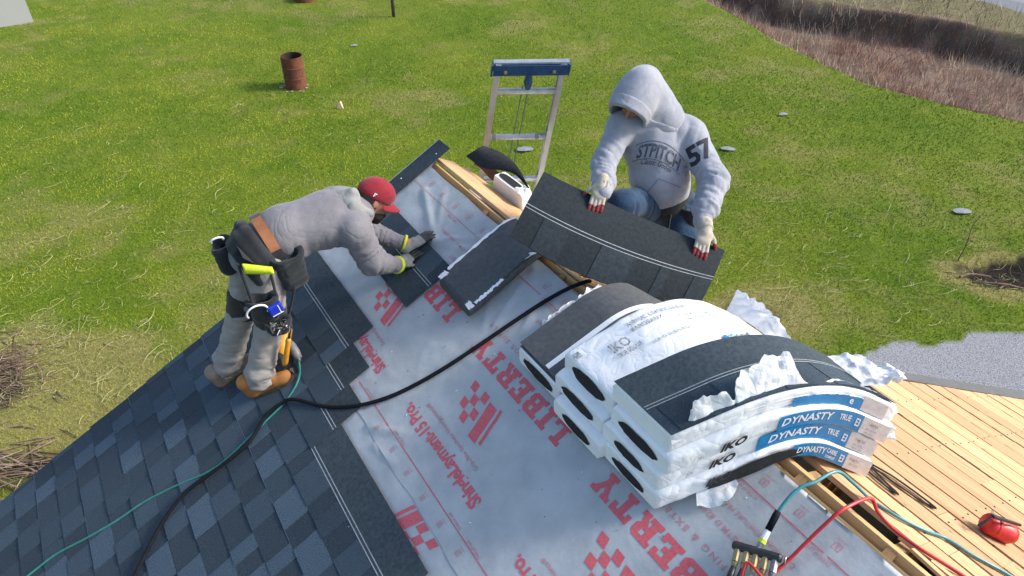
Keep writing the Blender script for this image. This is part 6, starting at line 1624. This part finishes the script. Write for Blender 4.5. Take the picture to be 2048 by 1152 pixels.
for e in (-1, 1):
    b = MB(); b.ell(h2 + f2 * .085 + u2 * .006 + s2_ * .031 * e, f2 * .012, s2_ * .012, u2 * .012, 10, 7); b.build('eye', M['eye'], man2, smooth=True)
sw = [cap(nk2, ch2, .10, .145), cap(nk2 + A_((-.03, -.055, .01)), nk2 + A_((-.015, -.08, -.09)), .075, .09), ell(ch2, (.200, .13, .17), A_((1.0, .05, -.15)), A_((0, 1.0, -.3)), .05), cap(ch2, ws2, .145, .150), ell(ws2, (.170, .140, .13), A_((1.0, 0, -.1)), A_((0, 1.0, 0)), .05), cap(ws2, hm2, .155, .150), cap(R_s2, L_s2, .085, .085), cap(nk2 + Z * .025, lerp(nk2, L_s2, .95) + Z * .012, .082, .088), cap(nk2 + Z * .02, lerp(nk2, R_s2, .9) + Z * .005, .080, .080), cap(R_s2, R_e2, .076, .068), cap(L_s2, L_e2, .088, .078), cap(R_e2, lerp(R_e2, R_w2, .70), .068, .060), cap(L_e2, lerp(L_e2, L_w2, .70), .078, .068), cap(lerp(R_e2, R_w2, .70), lerp(R_e2, R_w2, .90), .058, .044), cap(lerp(L_e2, L_w2, .70), lerp(L_e2, L_w2, .90), .066, .048)]
hoodie2 = figure('sweatshirt', sw, .0075, M['hoodie_light'], man2, k=.032,
    disp=folds([(R_s2, R_e2, .034, .7, 1), (R_e2, R_w2, .030, 1.0, .6), (L_s2, L_e2, .036, .7, 1), (L_e2, L_w2, .030, 1.0, .6), (ch2, hm2, .10, .6, 1), (nk2, L_s2, .07, .6, -1)], .0095, 13, .0015))
for wr, el_, r0_, r1_ in ((R_w2, R_e2, .050, .044), (L_w2, L_e2, .053, .046)):
    figure('cuff', [cap(lerp(el_, wr, .84), lerp(el_, wr, 1.04), r0_, r1_)], .006, M['hoodie_light'], man2, disp=lambda X: .0012 * np.sin(np.arctan2(X[:, 0] - X[:, 0].mean(), X[:, 1] - X[:, 1].mean()) * 30))
# hood
np_ = norm(f2 * .95 - u2 * .16)
ho = [ell(h2 - f2 * .012 + u2 * .012, (.150, .116, .142), f2, s2_), cap(h2 + u2 * .08 - f2 * .02, h2 + u2 * .092 - f2 * .03, .072, .056), cap(h2 + f2 * .06 + u2 * .035, h2 + f2 * .15 + u2 * .045, .115, .100), cap(h2 + f2 * .04 - u2 * .06, h2 + f2 * .12 - u2 * .05, .105, .100),
      cap(h2 - f2 * .10 - u2 * .03, lerp(nk2, L_s2, .25) + Z * .02, .10, .105), cap(h2 - f2 * .07 - u2 * .06, nk2 + Z * .02, .105, .12), cap(h2 - f2 * .05 - u2 * .09, lerp(nk2, R_s2, .25), .10, .10)]
HOC = [ell(h2 + np_ * (.106 + .60), (.60, .75, .75), np_, s2_, .006), ell(h2 + f2 * .10 - u2 * .030, (.13, .100, .132), f2, s2_, .008), ell(h2 + f2 * .03 - u2 * .02, (.10, .090, .105), f2, s2_, .01)]
figure('hood', ho, .0065, M['hoodie_light'], man2, k=.04, carve=HOC, disp=folds([(h2 - f2 * .05, nk2, .06, .7, 1), (h2 + u2 * .1, h2 - u2 * .1, .09, .25, -1)], .006, 17))
figure('hood_edge', ho, .0065, M['hoodie_light'], man2, k=.04, carve=[ell(h2 + np_ * (.1075 + .60), (.60, .75, .75), np_, s2_, .004), ell(h2 + np_ * (.080 - .60), (.60, .75, .75), np_, s2_, .004)] + HOC[1:], disp=lambda X: np.full(len(X), -.0045))
figure('hem_band', [cap(lerp(ws2, hm2, .9), lerp(ws2, hm2, 1.35), .162, .150)], .008, M['hoodie_light'], man2, k=.02, carve=[ell(lerp(ws2, hm2, 1.45) + norm(hm2 - ws2) * .2, (.2, .4, .4), norm(hm2 - ws2), A_((1.0, 0, 0)), .004)])
# kangaroo pocket, drawn on by its seam edge
b = MB()
# trousers, belt
tr_ = [cap(pl2, R_h2, .135, .12), cap(pl2, L_h2, .135, .12), cap(pl2, ws2, .13, .13), cap(R_h2, R_k2, .108, .084), cap(L_h2, L_k2, .118, .092), cap(R_k2, R_a2, .082, .075), cap(L_k2, L_a2, .09, .08)]
figure('jeans', tr_, .0085, M['jeans'], man2, k=.03, disp=folds([(R_h2, R_k2, .055, 1.0, .3), (L_h2, L_k2, .06, 1.0, .3), (L_k2, L_a2, .06, 1, 1)], .012, 23))
bt_ = [A_(q) for q in ()]
figure('belt', [cap(pl2 + Z * .045 + A_((.0, -.01, 0)), pl2 + Z * .025 + A_((.0, -.012, 0)), .152, .152)], .008, M['canvas'], man2)
pch = MB(); pc_ = A_((1.02, 3.43, 5.25)); pch.slab(lambda q, v: (pc_ + A_((.16 * (q - .5), -.05 * math.cos((q - .5) * 3) - .0, -.13 * v + .02)), norm(A_((.2, -1, .2)))), 10, 5, .01); pch.build('tool_pouch', M['canvas'], man2)
b = MB(); b.tube(smooth_path([A_((.895, 3.40, 5.24)), A_((.885, 3.36, 5.17)), A_((.90, 3.37, 5.06)), A_((.91, 3.40, 4.95))], 5), .008, 6); b.build('strap', M['canvas'], man2, smooth=True)
for an, tdir in ((R_a2, A_((-.35, -.93, 0))), (L_a2, A_((-.2, -.97, 0)))):
    c = an - Z * .085 + norm(tdir) * .05; t_ = norm(tdir); s_ = np.cross(Z, t_)
    o = figure('boot', [cap(c - t_ * .085 + Z * .05, c - t_ * .07 + Z * .14, .046, .05), cap(c - t_ * .08 + Z * .04, c + t_ * .06 + Z * .04, .042, .044), ell(c + t_ * .10 + Z * .04, (.062, .048, .038), t_, s_)], .008, M['boot'], man2, carve=[ell(c - Z * .2, (.6, .6, .2), t_, s_, .004)])
# gloves gripping the top edge, red dipped fingertips in front
red_tip = lambda C, T, w0, f, bk, S: (np.min(np.linalg.norm(C[:, None] - T[None], axis=2), axis=1) < .040 * S).astype(int)
tv = norm(HC[1] - HC[0]); hn = norm(np.cross(tv, HC[3] - HC[0])); hn = -hn if hn[1] > 0 else hn; hdn = norm(HC[3] - HC[0] - tv * ((HC[3] - HC[0]) @ tv))
for fr, wr, ts_ in ((.30, R_w2, 1), (.868, L_w2, -1)):
    g0 = HC[0] * (1 - fr) + HC[1] * fr + hn * .040 + hdn * .004
    fd = norm(hdn * .85 + A_((0, -.25, -.35))); w0 = g0 - fd * .062
    hand('glove', w0, fd, hn * .9 + Z * .35, .98, (.13, .15, .15, .13), .12, -ts_, [M['glove_cream'], M['glove_red']], man2, red_tip, thumb_curl=.9)
    b = MB(); b.tube([lerp(w0, wr, 1.0), lerp(w0, wr, .4), w0 + fd * .015], [.039, .040, .041], 16); b.build('glove_cuff', M['glove_cream'], man2, smooth=True)
# prints on the sweatshirt
vw = norm(A_((.22, .80, -.60)))        # pressed on along the look of the chest
vx = norm(np.cross(vw, Z)); vy = np.cross(vx, vw)
V, F = text2d('57', 1, .035, 0, 1.0); lo2, hi2 = bbox2d(V)
av = norm(L_s2 - L_e2); ox = norm(np.cross(av, -vw) * 1.0); ox = ox if ox[0] > 0 else -ox
c57 = lerp(L_s2, L_e2, .42)
press('sleeve_number', [(place2d(V, -.068, -.055, w=.145, h=.115), F)], hoodie2, c57 + A_((-.005, 0, 0)), norm(ox + av * .06), norm(av + ox * .05), vw, M['dark_ink'], hoodie2)
gl = []
V, F = text2d('STPITCH', 1, .03, 0, 1.02); P = place2d(V, -.118, 0, w=.236, h=.066)
P = np.stack([P[:, 0], P[:, 1] * (1.12 - 7 * P[:, 0] ** 2) - 1.9 * P[:, 0] ** 2], -1); gl.append((P, F))
V, F = text2d('Classic Goods', 1, .012, .3); P = place2d(V, -.085, -.036, w=.17, h=.030); P = np.stack([P[:, 0], P[:, 1] - 1.7 * P[:, 0] ** 2], -1); gl.append((P, F))
ln = np.linspace(-.135, .135, 24); top = [(x, .072 * (1.12 - 10 * x * x) - 1.9 * x * x + .004) for x in ln]; gl.append((np.array(top + [(x, y + .004) for x, y in top]), [[i, i + 1, 24 + i + 1, 24 + i] for i in range(23)]))
bot = [(x, -1.9 * x * x - .008) for x in ln]; gl.append((np.array(bot + [(x, y + .003) for x, y in bot]), [[i, i + 1, 24 + i + 1, 24 + i] for i in range(23)]))
press('chest_print', gl, hoodie2, ch2 + A_((-.005, -.10, -.040)), norm(vx * .985 - vy * .14), norm(vy * .985 + vx * .14), vw, M['chest_ink'], hoodie2)
pk = [(-.115, .0), (-.075, .095), (.075, .095), (.115, .0)]; gl = []
for (x0, y0), (x1, y1) in zip(pk[:-1], pk[1:]):
    d = np.array([x1 - x0, y1 - y0]); nn_ = np.array([-d[1], d[0]]) / np.hypot(*d) * .0025; gl.append((np.array([(x0, y0), (x1, y1), (x1 + nn_[0], y1 + nn_[1]), (x0 + nn_[0], y0 + nn_[1])]), [[0, 1, 2, 3]]))
press('pocket_seam', gl, hoodie2, lerp(ws2, hm2, .9) + A_((-.0, -.12, -.02)), norm(vx * .98 - vy * .18), norm(vy * .98 + vx * .18), vw, M['chest_ink'], hoodie2)
